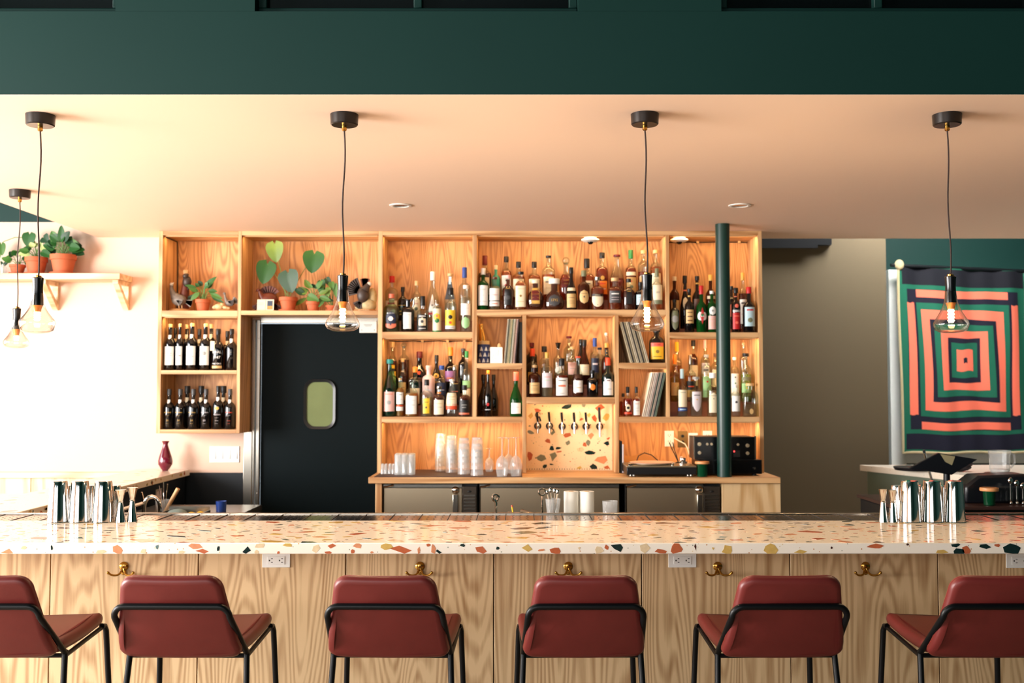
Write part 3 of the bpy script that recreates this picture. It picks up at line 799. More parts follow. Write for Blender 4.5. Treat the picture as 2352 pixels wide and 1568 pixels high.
# ================================================================ bottles
GL = {
 'clear': thin_glass('bottle_clear', (238, 244, 240), 1.6), 'pale': thin_glass('bottle_pale_green', (214, 230, 205), 1.6),
 'green': mat('bottle_green', (20, 84, 30), .06, trans=.55, ior=1.3), 'dkgreen': mat('bottle_dark_green', (10, 26, 20), .06, coat=.5),
 'dark': mat('bottle_black_glass', (11, 9, 10), .07, coat=.5), 'brown': mat('bottle_brown', (70, 30, 16), .07, trans=.35, ior=1.3),
 'pink': mat('bottle_pink_ceramic', (226, 188, 184), .35), 'teal': mat('bottle_teal_paint', (58, 150, 128), .3), 'frost': thin_glass('bottle_frosted', (228, 230, 226), 1.2, .2),
 'tealg': thin_glass('bottle_teal_glass', (130, 206, 196), 1.6),
}
LQ = {'amber': liquid('whiskey_amber', (224, 134, 64)), 'red': liquid('whiskey_red', (200, 92, 48)), 'deep': liquid('whiskey_deep', (140, 60, 34)), 'gold': liquid('pale_gold', (232, 170, 80)),
      'straw': liquid('pale_straw', (244, 234, 206), .06), 'water': liquid('clear_spirit', (250, 250, 248), .03), 'yellow': liquid('yellow_liqueur', (224, 180, 40)), 'orange': liquid('orange_bitters', (214, 66, 14)), 'lime': liquid('lime_spirit', (214, 224, 120))}
def paint(rgb, rough=.45): return mat('colour_%02x%02x%02x' % rgb, rgb, rough)
COL = dict(black=(18, 18, 20), white=(236, 234, 228), cream=(232, 218, 186), red=(186, 30, 32), dkred=(98, 22, 26), gold=(206, 164, 78), cork=(214, 176, 124), blue=(34, 66, 140), navy=(30, 38, 64),
           green=(30, 118, 62), teal=(44, 146, 140), orange=(232, 130, 40), tan=(206, 170, 112), grey=(150, 150, 146), silver=(190, 190, 190), yellow=(238, 196, 50), pink=(224, 178, 170), salmon=(226, 120, 90),
           lav=(206, 196, 200), dkgrey=(64, 64, 66), brown=(96, 58, 36), olive=(112, 116, 88), ltgreen=(150, 200, 140), paleblue=(176, 206, 216), purple=(150, 100, 160), wht2=(246, 246, 242), redor=(222, 78, 40), dkgold=(150, 116, 52), coral=(236, 110, 90))
def pc(k): return paint(COL[k])
SHAPES = {  # (radius fraction, height fraction of glass) ; neck radius is set apart
 'bord': [(1, .0), (1, .60), (.93, .66), (.72, .71), ('n', .77), ('n', 1)],
 'burg': [(1, .0), (1, .42), (.94, .50), (.74, .60), (.52, .70), ('n', .80), ('n', 1)],
 'spirit': [(1, .0), (1, .66), (.92, .72), (.64, .765), ('n', .81), ('n', 1)],
 'squat': [(.96, .0), (1, .05), (1, .58), (.9, .66), (.6, .72), ('n', .77), ('n', 1)],
 'bulb': [(.72, .0), (.9, .12), (1, .34), (.94, .54), (.7, .66), (.42, .74), ('n', .80), ('n', 1)],
 'deca': [(.82, .0), (.96, .12), (1, .28), (.92, .46), (.66, .60), (.4, .68), ('n', .72), ('n', 1)],
 'pear': [(.94, .0), (1, .10), (1, .44), (.86, .56), (.55, .70), ('n', .82), ('n', 1)],
 'tall': [(1, .0), (1, .72), (.9, .77), (.6, .81), ('n', .84), ('n', 1)],
 'vee': [(.86, .0), (.9, .04), (1, .60), (.93, .66), (.6, .72), ('n', .78), ('n', 1)],
 'can': [(1, .0), (1, .88), (.85, .93), (.5, .97), ('n', .985), ('n', 1)],
 'jug': [(1, .0), (1, .62), (.93, .72), (.7, .80), ('n', .86), ('n', 1)],
}
def prof_at(prof, z):
    for (r0, z0), (r1, z1) in zip(prof[:-1], prof[1:]):
        if z0 <= z <= z1: return r0 + (r1 - r0) * ((z - z0) / (z1 - z0) if z1 > z0 else 0)
    return prof[-1][0]
def wrap(prof, sq, ys, off):
    """(arc, z) on the front of the bottle -> point just proud of the glass"""
    def f(s, z, extra=0.0):
        r = prof_at(prof, z) ; th = s / max(r, .004)
        a = -PI / 2 + th; k = rsec(a, sq)
        return ((r + off + extra) * k * math.cos(a), (r + off + extra) * k * math.sin(a) * ys - (1 - ys) * 0, z)
    return f
def label_patch(f, z0, z1, hw, shape):
    mb = MB()
    if shape == 'rect':
        mb.grid(lambda u, v: f((u * 2 - 1) * hw, z0 + v * (z1 - z0)), 10, 5)
    elif shape == 'tri':
        mb.grid(lambda u, v: f((u * 2 - 1) * hw * (1.02 - v), z0 + v * (z1 - z0)), 8, 6)
    elif shape == 'diamond':
        mb.grid(lambda u, v: f((u * 2 - 1) * hw * max(.02, 1 - abs(v * 2 - 1)), z0 + v * (z1 - z0)), 8, 8)
    elif shape == 'arch':
        mb.grid(lambda u, v: f((u * 2 - 1) * hw * (1 if v < .7 else math.sqrt(max(.02, 1 - ((v - .7) / .3) ** 2))), z0 + v * (z1 - z0)), 10, 8)
    elif shape == 'shield':
        mb.grid(lambda u, v: f((u * 2 - 1) * hw * (1 if v > .5 else .15 + .85 * math.sqrt(v / .5)), z0 + v * (z1 - z0)), 10, 8)
    else:
        zc, hz = (z0 + z1) / 2, (z1 - z0) / 2
        mb.grid(lambda u, v: f((u * 2 - 1) * hw * math.sqrt(max(.004, 1 - (v * 2 - 1) ** 2)), zc + (v * 2 - 1) * hz), 10, 8)
    return mb
def text_on(f, t, zc, size, parent, m, squeeze=1.0, x0=0.0):
    vs, fs = text_mesh(t, size)
    return obj('lettering', MB().add([f(x * squeeze + x0, zc + y, .0006) for x, y in vs], fs), m, parent, fix=False)
RISE = {}
SPAN = dict(LT=(878, 1085), LM=(878, 1085), CT=(1095, 1530), RT=(1538, 1743), RM=(1538, 1743), CM=(1209, 1412), C1=(1095, 1200), C2=(1095, 1200), D1=(1421, 1530), D2=(1421, 1530), WA=(371, 545), WB=(371, 545))
PLACED = {}
def bottle(comp, tier, x, w, topy, kind, glass, lq, cap, labels, desc, group, neck=.34, sq=2.0, dx=0.0):
    """x, w, topy: centre, width and top in the photograph; comp gives the shelf; labels: (z0, z1, halfwidth, colour, shape, [text..])"""
    zsh, yofs, rise = RISE[comp]
    Y = YC + yofs[tier]; zb = zsh + rise[tier] + .0004
    H = PZ(topy, Y) - zb
    Rr = w / 2 * Y / F * 1.05
    X0 = PX(x, Y, (topy + 700) / 2)
    lo, hi = cx_(SPAN[comp][0]) + .002, cx_(SPAN[comp][1]) - .002
    X0 = min(max(X0, lo + Rr), hi - Rr)
    for xo_, ro_ in PLACED.get((comp, tier), []):
        Rr = max(min(Rr, abs(X0 - xo_) - ro_ - .0004), Rr * .7)
    PLACED.setdefault((comp, tier), []).append((X0, Rr))
    ys = min(1.0, .040 / Rr)
    capc, caph, capw = cap if len(cap) == 3 else (cap[0], cap[1], 1.0)
    ch = caph * Y / F
    rn = max(.0095, Rr * neck)
    Hg = H - ch * .75
    prof = [((rn if r == 'n' else r * Rr), z * Hg) for r, z in SHAPES[kind]]
    # soften
    t = thing('bottle', desc, 'bottle', (X0, Y, zb), 0, group)
    g = obj('glass', MB().lathe([(prof[0][0] * .9, .0)] + [(prof[0][0], .004)] + prof[1:], 22, sq=sq, ys=ys), GL[glass], t, sharp=50)
    if lq:
        name, lev = lq
        zl = lev * Hg; ip = [(max(.002, r - .003), z) for r, z in prof]
        lp = [(ip[0][0] * .93, .006)] + [(r, z) for r, z in ip[1:] if .006 < z < zl] + [(max(.002, prof_at(ip, zl)), zl)]
        obj('liquid', MB().lathe(lp, 20, sq=sq, ys=ys * .97), LQ[name], t, sharp=50)
    if capc:
        rc = rn * 1.16 * capw
        if capc == 'ball':
            obj('stopper', MB().ball((0, 0, Hg + rc * .9), rc * 1.35, 14, 10).lathe([(rn * .8, Hg - .004), (rn * .8, Hg + .006)], 12), GL['clear'], t)
        elif capc == 'pourer':
            obj('pourer', MB().lathe([(rn * .8, Hg - .002), (rn * 1.1, Hg + ch * .2), (rn * 1.75, Hg + ch * .75)], 14), mat('dark_steel', (96, 92, 82), .25, 1.0), t)
        else:
            obj('cap', MB().lathe([(rc * .97, Hg - ch * .25), (rc, Hg - ch * .2), (rc, Hg + ch * .70), (rc * .92, Hg + ch * .75)], 16), pc(capc) if capc != 'silver' else M_STEEL, t)
    for lab in labels:
        z0, z1, hw, c, shape = lab[:5]
        rm = prof_at(prof, (z0 + z1) / 2 * Hg)
        f = wrap(prof, sq, ys, .0009)
        lo = obj('label', label_patch(f, z0 * Hg, z1 * Hg, hw * rm, shape), pc(c), t)
        for tx in (lab[5] if len(lab) > 5 else []):
            s, tc, zf, size = tx[:4]
            f2 = wrap(prof, sq, ys, .0014)
            zc = (z0 + (z1 - z0) * zf) * Hg
            if s == '-': obj('lettering', MB().grid(lambda u, v: f2((u * 2 - 1) * hw * rm * .6, zc + (v - .5) * size), 6, 1), pc(tc), lo)
            elif s == 'o': obj('emblem', label_patch(f2, zc - size / 2, zc + size / 2, size / 2, 'oval'), pc(tc), lo)
            else: text_on(f2, s, zc, size, lo, pc(tc), tx[4] if len(tx) > 4 else 1.0)
    return t
LINES = lambda c: [('-', c, .72, .003), ('-', c, .5, .0016), ('-', c, .4, .0016), ('-', c, .3, .0016)]
RISE['LT'] = (SH['LT'], (.055, .165), (0, .085)); RISE['CT'] = (SH['CT'], (.055, .165), (0, .075)); RISE['RT'] = (SH['RT'], (.05, .155), (0, .03))
RISE['LM'] = (SH['LM'], (.048, .145, .243), (0, .075, .16)); RISE['CM'] = (SH['CM'], (.048, .145, .243), (0, .085, .13)); RISE['RM'] = (SH['RM'], (.048, .145, .243), (0, .10, .18))
RISE['C1'] = (SH['C1'], (.07, .2), (0, 0)); RISE['C2'] = (SH['C2'], (.06, .20), (0, 0)); RISE['D1'] = (SH['D1'], (.07, .2), (0, 0)); RISE['D2'] = (SH['D2'], (.055, .18), (0, 0))
RISE['WA'] = (S_B, (.06, .17), (0, 0)); RISE['WB'] = (cz_(986), (.06, .17), (0, 0))
M_RISER = oak('riser_wood', (150, 82, 48), (110, 54, 32), 'x', 6, 3)
for key, a, b, nm in (('LT', 878, 1085, 'gin'), ('CT', 1095, 1530, 'bourbon'), ('RT', 1538, 1743, 'bitter liqueur'), ('LM', 878, 1085, 'rum'), ('CM', 1209, 1412, 'brandy'), ('RM', 1538, 1743, 'agave spirit')):
    z, yo, rs = RISE[key]
    t = thing('bottle_riser', 'stepped wooden riser behind the front bottles of the %s compartment' % nm, 'riser', (0, 0, 0), 0, 'stepped risers in the shelving')
    for q in range(1, len(rs)):
        y0 = YC + (yo[q] - .049); y1 = YC + (yo[q + 1] - .0492 if q + 1 < len(rs) else .305)
        obj('step', MB().box(X[a] + .002, X[b] - .002, y0, y1, z + .0003, z + rs[q]), M_RISER, t, .001)
G = 'gins on the upper shelf'
B = bottle
B('LT', 0, 899, 34, 675, 'spirit', 'pale', ('water', .62), ('salmon', 10), [(.18, .58, .72, 'navy', 'oval', [('PLYMOUTH', 'white', .88, .0085), ('o', 'wht2', .5, .032), ('-', 'dkgold', .5, .006), ('GIN', 'navy', .26, .008)]), (.10, .24, .75, 'salmon', 'shield')], 'round-shouldered pale green gin bottle with navy oval label and salmon cap', G)
B('LT', 0, 937, 29, 688, 'spirit', 'dark', None, ('black', 3), [(.10, .62, .62, 'white', 'rect', [('-', 'grey', .85, .003), ('-', 'grey', .25, .0012)])], 'black jug bottle with a plain white label and loop handle', G)
B('LT', 0, 971, 27, 680, 'spirit', 'clear', ('water', .6), ('black', 22, 1.05), [(.06, .60, .95, 'black', 'rect', [('-', 'white', .9, .006), ('-', 'white', .12, .003)]), (.22, .50, .62, 'cream', 'arch', [('o', 'dkgrey', .5, .022)])], 'clear gin bottle with black label framing a cream arch', G)
B('LT', 0, 1004, 19, 698, 'can', 'clear', None, ('white', 3), [(.06, .86, 1.3, 'cream', 'rect', [('o', 'yellow', .62, .05), ('o', 'green', .45, .034), ('o', 'salmon', .66, .018)]), (.0, .06, 1.4, 'green', 'rect')], 'slim cream bottle with a yellow and green figure and green foot', G)
B('LT', 0, 1035, 26, 661, 'spirit', 'clear', ('water', .55), ('black', 16, 1.25), [(.16, .56, .95, 'yellow', 'rect', [('o', 'black', .55, .03), ('o', 'redor', .2, .02)]), (.16, .56, .3, 'yellow', 'rect'), (.08, .16, .95, 'white', 'rect', [('-', 'dkgrey', .5, .003)])], 'clear bottle with bright yellow label showing a black dancing figure', G)
B('LT', 0, 1070, 24, 655, 'tall', 'clear', ('water', .5), ('white', 8, 1.3), [(.38, .64, 1.0, 'white', 'rect', [('-', 'lav', .6, .003)]), (.08, .34, .8, 'ltgreen', 'oval')], 'tall clear bottle with white cork and blank white band label', G)
B('LT', 1, 898, 27, 634, 'tall', 'clear', ('water', .45), ('red', 15, 1.1), [(.36, .50, .85, 'cream', 'rect', [('-', 'red', .5, .012)])], 'square-shouldered clear gin bottle with bright red cap', G, sq=4)
B('LT', 1, 925, 27, 659, 'spirit', 'dark', None, ('black', 11, 1.1), [(.50, .515, 1.0, 'gold', 'rect'), (.18, .44, .9, 'black', 'rect', [('* * * *', 'gold', .85, .008), ('-', 'gold', .5, .008), ('-', 'gold', .12, .006)])], 'black gin bottle with gold printed lines and banded cap', G)
B('LT', 1, 957, 21, 645, 'spirit', 'clear', ('straw', .62), ('cork', 11, 1.15), [(.1, .64, .9, 'cream', 'arch', [('OLD', 'dkred', .82, .009), ('RAJ', 'red', .68, .016), ('o', 'olive', .42, .024)])], 'slim clear bottle labelled in red letters with a pale cork', G)
B('LT', 1, 994, 29, 624, 'pear', 'clear', ('water', .3), ('white', 20), [(.22, .62, .6, 'wht2', 'tri', [('o', 'grey', .35, .014)]), (.14, .19, .6, 'red', 'rect')], 'wide clear bottle with white triangular label and long white cap', G)
tb = B('LT', 1, 1034, 25, 628, 'pear', 'clear', ('water', .5), ('cork', 6, 1.2), [], 'clear bottle with corked top wearing a black paper cape tag', G)
obj('paper_tag', MB().prism([(-.034, .148), (-.018, .15), (.018, .15), (.034, .152), (.012, .275), (-.012, .275)], lambda u, v, d: (u, -.04 - d, v), 0, .0015), pc('dkgrey'), tb)
obj('ribbon', MB().box(-.008, .008, -.0445, -.043, .255, .31), pc('paleblue'), tb)
B('LT', 1, 1067, 26, 614, 'tall', 'frost', None, ('blue', 24, 1.05), [], 'tall frosted bottle with a long cobalt blue capsule', G)
jug = [o for o in bpy.data.objects if o.get('label', '').startswith('black jug')][0]
obj('handle', MB().tube([(.02, -.012, .21), (.03, -.02, .232), (.042, -.02, .225), (.044, -.02, .2), (.036, -.016, .175)], .0055, 8), GL['dark'], jug)

G = 'bourbons on the top shelf'
B('CT', 0, 1106, 25, 616, 'spirit', 'green', None, ('white', 15, 1.05), [(.12, .66, .96, 'white', 'rect', [('LAPHROAIG', 'green', .8, .0078, .85), ('10', 'grey', .5, .009), ('-', 'grey', .2, .002)])], 'green whisky bottle with white cap and tall white label', G)
B('CT', 0, 1136, 28, 636, 'spirit', 'clear', ('straw', .75), ('brown', 5, 1.2), [(.30, .68, .98, 'white', 'rect', [("RUSSELL'S", 'red', .45, .0125, .82)]), (.12, .27, .98, 'white', 'rect', [('-', 'salmon', .5, .006)])], 'clear bottle with red serif name on a white band label', G)
B('CT', 0, 1167, 27, 632, 'vee', 'clear', ('deep', .95), ('pink', 8, 1.1), [(.15, .72, .6, 'black', 'rect', [('-', 'gold', .9, .004), ('o', 'dkgrey', .4, .03)])], 'dark amber bottle with black label and rosy stopper', G)
B('CT', 0, 1196, 25, 624, 'spirit', 'clear', ('amber', .8), ('black', 6, 1.3), [(.08, .66, .94, 'cream', 'rect', [('-', 'tan', .85, .003), ('o', 'dkgold', .52, .016), ('-', 'tan', .25, .003)])], 'amber bottle with cream label bearing a small crown emblem', G, sq=3)
B('CT', 0, 1230, 37, 643, 'bulb', 'clear', ('deep', .98), ('cream', 8, 1.2), [(.22, .80, .5, 'gold', 'rect'), (.235, .785, .46, 'dkred', 'rect', [('-', 'gold', .85, .005), ('-', 'gold', .1, .006)])], 'rounded dark flask bottle with a gold-framed maroon label', G, sq=2.6)
B('CT', 0, 1273, 44, 640, 'deca', 'clear', ('deep', .95), ('white', 12, 1.4), [(.14, .56, .62, 'dkgrey', 'oval', [('1792', 'gold', .5, .026)])], 'squat wide decanter bottle numbered in gold with white cork', G)
tb = B('CT', 0, 1312, 24, 614, 'burg', 'dark', None, ('black', 14), [(.06, .42, .95, 'tan', 'rect', LINES('brown')), (.50, .58, .95, 'cream', 'rect')], 'dark wine-shaped bottle with a cream sash and aged paper label', G)
B('CT', 0, 1341, 26, 621, 'spirit', 'brown', None, ('olive', 14, 1.15), [(.18, .56, .85, 'tan', 'oval', [('-', 'brown', .75, .003), ('o', 'dkgrey', .5, .012)])], 'dark bottle with an upright tan oval label and olive wax cap', G)
B('CT', 0, 1372, 30, 636, 'spirit', 'clear', ('red', .9), ('silver', 8, 1.1), [(.10, .44, .9, 'cream', 'shield', [('o', 'dkgrey', .2, .006)]), (.44, .52, .9, 'black', 'rect', [('BARRELL', 'cream', .5, .0095)])], 'amber bottle with cream shield under a black name strip', G)
B('CT', 0, 1412, 32, 638, 'spirit', 'clear', ('red', .78), ('cork', 8, 1.3), [(.24, .64, .85, 'dkgrey', 'rect', [('-', 'white', .75, .008), ('-', 'lav', .45, .003), ('-', 'lav', .25, .003)])], 'round-shouldered amber bottle with slate grey label and cork', G)
B('CT', 0, 1444, 27, 640, 'vee', 'clear', ('deep', .8), ('black', 8), [(.2, .72, .45, 'black', 'rect', [('-', 'gold', .85, .004)])], 'square dark amber bottle with narrow black label and black cap', G, sq=3.5)
B('CT', 0, 1471, 24, 648, 'spirit', 'dark', None, ('black', 8), [(.2, .6, .9, 'paleblue', 'rect', LINES('grey'))], 'black bottle with a pale blue label behind the pendant lamp', G)
B('CT', 0, 1509, 25, 616, 'spirit', 'clear', ('amber', .6), ('olive', 20, .95), [(.28, .70, .95, 'cream', 'rect', [('101', 'dkgrey', .5, .02)]), (.16, .28, .95, 'olive', 'rect')], 'amber bottle with cream label numbered above a green strip', G)
B('CT', 1, 1108, 30, 587, 'spirit', 'clear', ('deep', .72), ('dkred', 22, .95), [(.15, .60, .7, 'cream', 'rect', LINES('tan'))], 'dark amber bottle with dripping red wax neck', G)
B('CT', 1, 1139, 28, 609, 'spirit', 'teal', None, ('cream', 10, 1.0), [(.38, .42, .6, 'ltgreen', 'rect')], 'matte teal painted bottle with cream cork', G)
B('CT', 1, 1163, 24, 589, 'spirit', 'clear', ('amber', .74), ('black', 13, 1.1), [(.12, .62, .95, 'white', 'rect', [('o', 'red', .5, .022), ('o', 'black', .75, .012)])], 'amber bottle with white label of a red and black figure', G)
B('CT', 1, 1191, 28, 601, 'spirit', 'clear', ('amber', .74), ('black', 14, 1.0), [(.1, .62, .95, 'cream', 'rect', LINES('tan'))], 'amber bottle with wide cream label next to the red-figure bottle', G)
B('CT', 1, 1227, 28, 601, 'spirit', 'clear', ('amber', .74), ('black', 14, 1.0), [(.1, .62, .95, 'cream', 'rect', [('-', 'tan', .7, .004)]), (.42, .60, .35, 'black', 'oval', [('o', 'wht2', .5, .012)])], 'amber bottle with cream label and a small black medallion', G)
B('CT', 1, 1260, 29, 587, 'spirit', 'clear', ('amber', .60), ('black', 5, 1.0), [(.14, .54, .85, 'cream', 'rect', [('-', 'dkgrey', .7, .007), ('-', 'tan', .35, .003)])], 'long clear-necked amber bottle with a low cream label', G, neck=.36)
B('CT', 1, 1300, 32, 599, 'bulb', 'clear', ('red', .7), ('ball', 8), [(.36, .60, .6, 'dkred', 'rect', [('ELIJAH', 'gold', .75, .013), ('CRAIG', 'gold', .35, .013)])], 'bulbous amber bottle with glass ball stopper and gold raised lettering', G)
B('CT', 1, 1348, 32, 594, 'spirit', 'clear', ('amber', .74), ('black', 22, 1.0), [(.1, .56, .7, 'cream', 'rect', [('-', 'black', .82, .006), ('-', 'brown', .5, .003), ('-', 'brown', .4, .003)])], 'broad square amber bottle with black capsule and cream label', G, sq=3)
B('CT', 1, 1383, 28, 580, 'spirit', 'clear', ('red', .75), ('black', 13, 1.1), [(.14, .44, .8, 'orange', 'rect', [('-', 'redor', .8, .01), ('-', 'white', .4, .004)]), (.46, .56, .3, 'gold', 'oval')], 'dark amber bottle with an orange label and gold seal', G)
B('CT', 1, 1417, 33, 585, 'pear', 'clear', ('red', .50), ('dkred', 5, 1.2), [(.40, .47, .75, 'dkred', 'rect', [("ANGEL'S ENVY", 'cream', .5, .0075)])], 'pear-shaped clear bottle half full with maroon wooden stopper', G)
B('CT', 1, 1449, 25, 574, 'spirit', 'clear', ('red', .74), ('green', 20, 1.05), [(.56, .64, 1.0, 'cream', 'rect'), (.16, .52, .95, 'tan', 'rect', [('o', 'olive', .4, .024), ('o', 'salmon', .75, .012)])], 'amber bottle with tall green capsule and country scene label', G)
B('CT', 1, 1478, 25, 575, 'tall', 'clear', ('red', .6), ('cork', 8, 1.2), [(.1, .5, .9, 'tan', 'rect', LINES('brown'))], 'tall amber bottle with pale cork behind the pendant cord', G)
B('CT', 1, 1506, 25, 574, 'spirit', 'clear', ('amber', .70), ('cork', 8, 1.2), [(.3, .56, .9, 'cream', 'rect', LINES('brown'))], 'amber bottle with pale cork and cream label near the shelf end', G)

G = 'bitter liqueurs on the shelf by the column'
B('RT', 0, 1549, 22, 688, 'spirit', 'dark', None, ('black', 6), [(.08, .78, .8, 'olive', 'oval', [('o', 'grey', .5, .05)])], 'dark bottle with a mossy grey oval moon label', G)
B('RT', 0, 1583, 21, 663, 'bord', 'dark', None, ('black', 8), [(.22, .55, .9, 'tan', 'rect', [('-', 'brown', .8, .006), ('-', 'brown', .5, .008), ('-', 'brown', .2, .008)]), (.86, .9, 1.0, 'gold', 'rect')], 'slim black bottle with brown striped label and gold collar', G)
B('RT', 0, 1611, 23, 656, 'bord', 'green', None, ('red', 20, 1.1), [(.28, .52, .98, 'white', 'oval', [('o', 'green', .62, .018)]), (.20, .62, .5, 'red', 'diamond', [('-', 'white', .5, .012)])], 'green bottle with red capsule and red diamond on white oval', G)
B('RT', 0, 1635, 21, 668, 'spirit', 'green', None, ('white', 7, 1.1), [(.08, .42, .98, 'pink', 'rect', LINES('tan')), (.44, .66, .7, 'white', 'oval', [('o', 'grey', .5, .016)])], 'bright green bottle with pinkish label beside the column', G)
B('RT', 0, 1690, 20, 661, 'spirit', 'dark', None, ('black', 12, 1.35), [(.08, .48, .95, 'red', 'rect', [('-', 'coral', .8, .008), ('o', 'coral', .4, .02)]), (.5, .55, .9, 'silver', 'rect'), (.6, .7, .4, 'coral', 'oval'), (.87, .89, 1.2, 'salmon', 'rect')], 'dark bottle with red label and coral dot', G)
B('RT', 0, 1720, 27, 659, 'bord', 'dark', None, ('red', 15, 1.1), [(.15, .62, .92, 'paleblue', 'rect', [('-', 'red', .85, .010), ('o', 'olive', .32, .034)])], 'wide dark bottle with red cap and landscape picture label', G)
B('RT', 1, 1549, 22, 635, 'spirit', 'brown', None, ('cream', 10, 1.1), [(.10, .58, .92, 'tan', 'rect', [('o', 'cork', .85, .016), ('o', 'brown', .3, .024)])], 'brown bottle with cream cap and two-tone tan label', G)
B('RT', 1, 1573, 22, 633, 'burg', 'dark', None, ('black', 17, 1.1), [(.40, .66, .6, 'cream', 'oval', [('o', 'dkgrey', .4, .012)]), (.79, .82, 1.0, 'salmon', 'rect')], 'black bottle with a cream round medallion behind a slim one', G)
B('RT', 1, 1601, 22, 634, 'bord', 'dark', None, ('black', 10, 1.1), [(.2, .6, .8, 'brown', 'rect'), (.9, .93, 1.0, 'gold', 'rect')], 'black bottle with gold ring and brown label behind the diamond one', G)
B('RT', 1, 1632, 22, 631, 'spirit', 'brown', None, ('gold', 14, 1.1), [(.60, .66, .9, 'cream', 'rect'), (.2, .5, .9, 'dkgold', 'rect')], 'brown bottle with gilded capsule tucked against the column', G)
B('RT', 1, 1680, 20, 657, 'spirit', 'dark', None, ('black', 8), [(.3, .6, .9, 'salmon', 'rect')], 'short black bottle half hidden by the column', G)
B('RT', 1, 1706, 20, 626, 'spirit', 'clear', ('deep', .7), ('gold', 18, 1.05), [(.1, .58, .9, 'white', 'rect', [('-', 'black', .85, .010), ('-', 'grey', .4, .003)])], 'dark red liqueur bottle with long gold capsule and white label', G)

G = 'rums on the middle shelf'
B('LM', 0, 894, 28, 825, 'pear', 'tealg', ('straw', .5), ('teal', 10, 1.4), [(.10, .46, .96, 'pink', 'rect', [('-', 'salmon', .88, .005), ('o', 'grey', .45, .03)])], 'teal-capped greenish bottle with a faded pink sketch label', G)
B('LM', 0, 919.5, 25, 868, 'spirit', 'clear', ('gold', .78), ('cork', 5), [(.34, .66, .95, 'white', 'rect', [('-', 'dkgrey', .8, .004), ('-', 'grey', .4, .002)]), (.28, .31, .95, 'redor', 'rect'), (.16, .27, .95, 'white', 'rect')], 'golden rum bottle with split white label and orange stripe', G)
B('LM', 0, 946, 30, 876, 'jug', 'clear', ('gold', .70), ('ball', 5), [(.08, .62, .85, 'wht2', 'rect', [('-', 'grey', .5, .003), ('-', 'lav', .75, .003)])], 'squat golden bottle with big white label and glass stopper', G)
B('LM', 0, 980.5, 26, 871, 'spirit', 'clear', ('straw', .6), ('black', 14, 1.05), [(.1, .56, .55, 'yellow', 'rect', [('-', 'dkgold', .75, .005), ('o', 'dkgrey', .4, .014)])], 'clear bottle with narrow gold label and striped black neck', G)
B('LM', 0, 1009, 27, 887, 'spirit', 'clear', ('deep', .8), ('silver', 7, 1.1), [(.08, .60, .88, 'cream', 'rect', [('-', 'grey', .5, .003), ('-', 'tan', .75, .003)]), (.82, .88, 1.05, 'orange', 'rect')], 'brown rum bottle with cream label and orange neck ring', G)
B('LM', 0, 1038, 28, 871, 'pear', 'clear', None, ('white', 4), [(.30, .66, .96, 'cream', 'rect', [('-', 'tan', .7, .004), ('-', 'tan', .5, .003)]), (.20, .36, .96, 'redor', 'rect')], 'curvy clear bottle with cream label over a red-orange block', G)
B('LM', 0, 1067, 27, 884, 'spirit', 'clear', ('deep', .78), ('black', 12, 1.1), [(.14, .60, .95, 'black', 'rect', [("CHAIRMAN'S", 'white', .62, .0075, .8), ('RESERVE', 'white', .42, .0075, .9)]), (.08, .14, .95, 'salmon', 'rect')], 'dark rum bottle with black reserve label lettered in white', G)
B('LM', 1, 902, 24, 838, 'spirit', 'tealg', None, ('yellow', 8), [], 'teal glass bottle with yellow cap behind the sketch label', G)
B('LM', 1, 925, 25, 823, 'spirit', 'clear', ('deep', .68), ('cork', 8), [(.12, .52, .95, 'tan', 'rect', LINES('brown'))], 'corked bottle with tan label behind the split-label rum', G)
B('LM', 1, 954, 26, 842, 'spirit', 'dkgreen', None, ('orange', 13, 1.1), [(.05, .5, .9, 'cream', 'rect', LINES('tan'))], 'dark green bottle with bright orange cap', G)
B('LM', 1, 985, 28, 839, 'tall', 'pink', None, ('pink', 10, 1.2), [(.4, .44, .6, 'lav', 'rect')], 'opaque blush pink bottle with matching stopper', G)
B('LM', 1, 1015, 24, 839, 'spirit', 'clear', ('water', .6), ('blue', 10, 1.25), [(.12, .62, .95, 'navy', 'rect', [('-', 'lav', .6, .003)])], 'clear bottle with navy label and blue metal cap', G)
B('LM', 1, 1045, 26, 838, 'spirit', 'clear', ('deep', .66), ('silver', 12, 1.1), [(.1, .62, .95, 'black', 'rect', [('-', 'gold', .95, .003), ('-', 'salmon', .55, .004)])], 'rum bottle with black label and silver cap', G)
B('LM', 1, 1072, 20, 806, 'bord', 'clear', ('straw', .2), ('green', 15, 1.05), [(.36, .50, .98, 'ltgreen', 'rect'), (.06, .34, .98, 'cream', 'rect')], 'slim clear bottle with green cap and green band label', G)
B('LM', 2, 902, 20, 785, 'spirit', 'clear', ('deep', .68), ('cork', 12, 1.3), [(.1, .46, .9, 'yellow', 'rect', [('o', 'dkgrey', .6, .01)])], 'tall dark rum with wide cork and yellow label', G)
B('LM', 2, 928, 24, 794, 'tall', 'clear', ('deep', .72), ('ball', 4), [], 'dark bottle with a clear glass bulb stopper', G)
B('LM', 2, 964, 31, 807, 'bulb', 'dark', None, ('dkred', 15, 1.1), [(.50, .60, .25, 'redor', 'oval'), (.3, .42, .8, 'brown', 'rect')], 'bulb-shaped dark bottle with maroon wax cap and red seal', G)
B('LM', 2, 1003, 22, 815, 'burg', 'dark', None, ('black', 15, 1.0), [(.44, .6, .6, 'gold', 'oval', [('o', 'black', .5, .012)]), (.3, .36, .9, 'gold', 'rect')], 'slope-shouldered black bottle with a gold ring emblem', G)
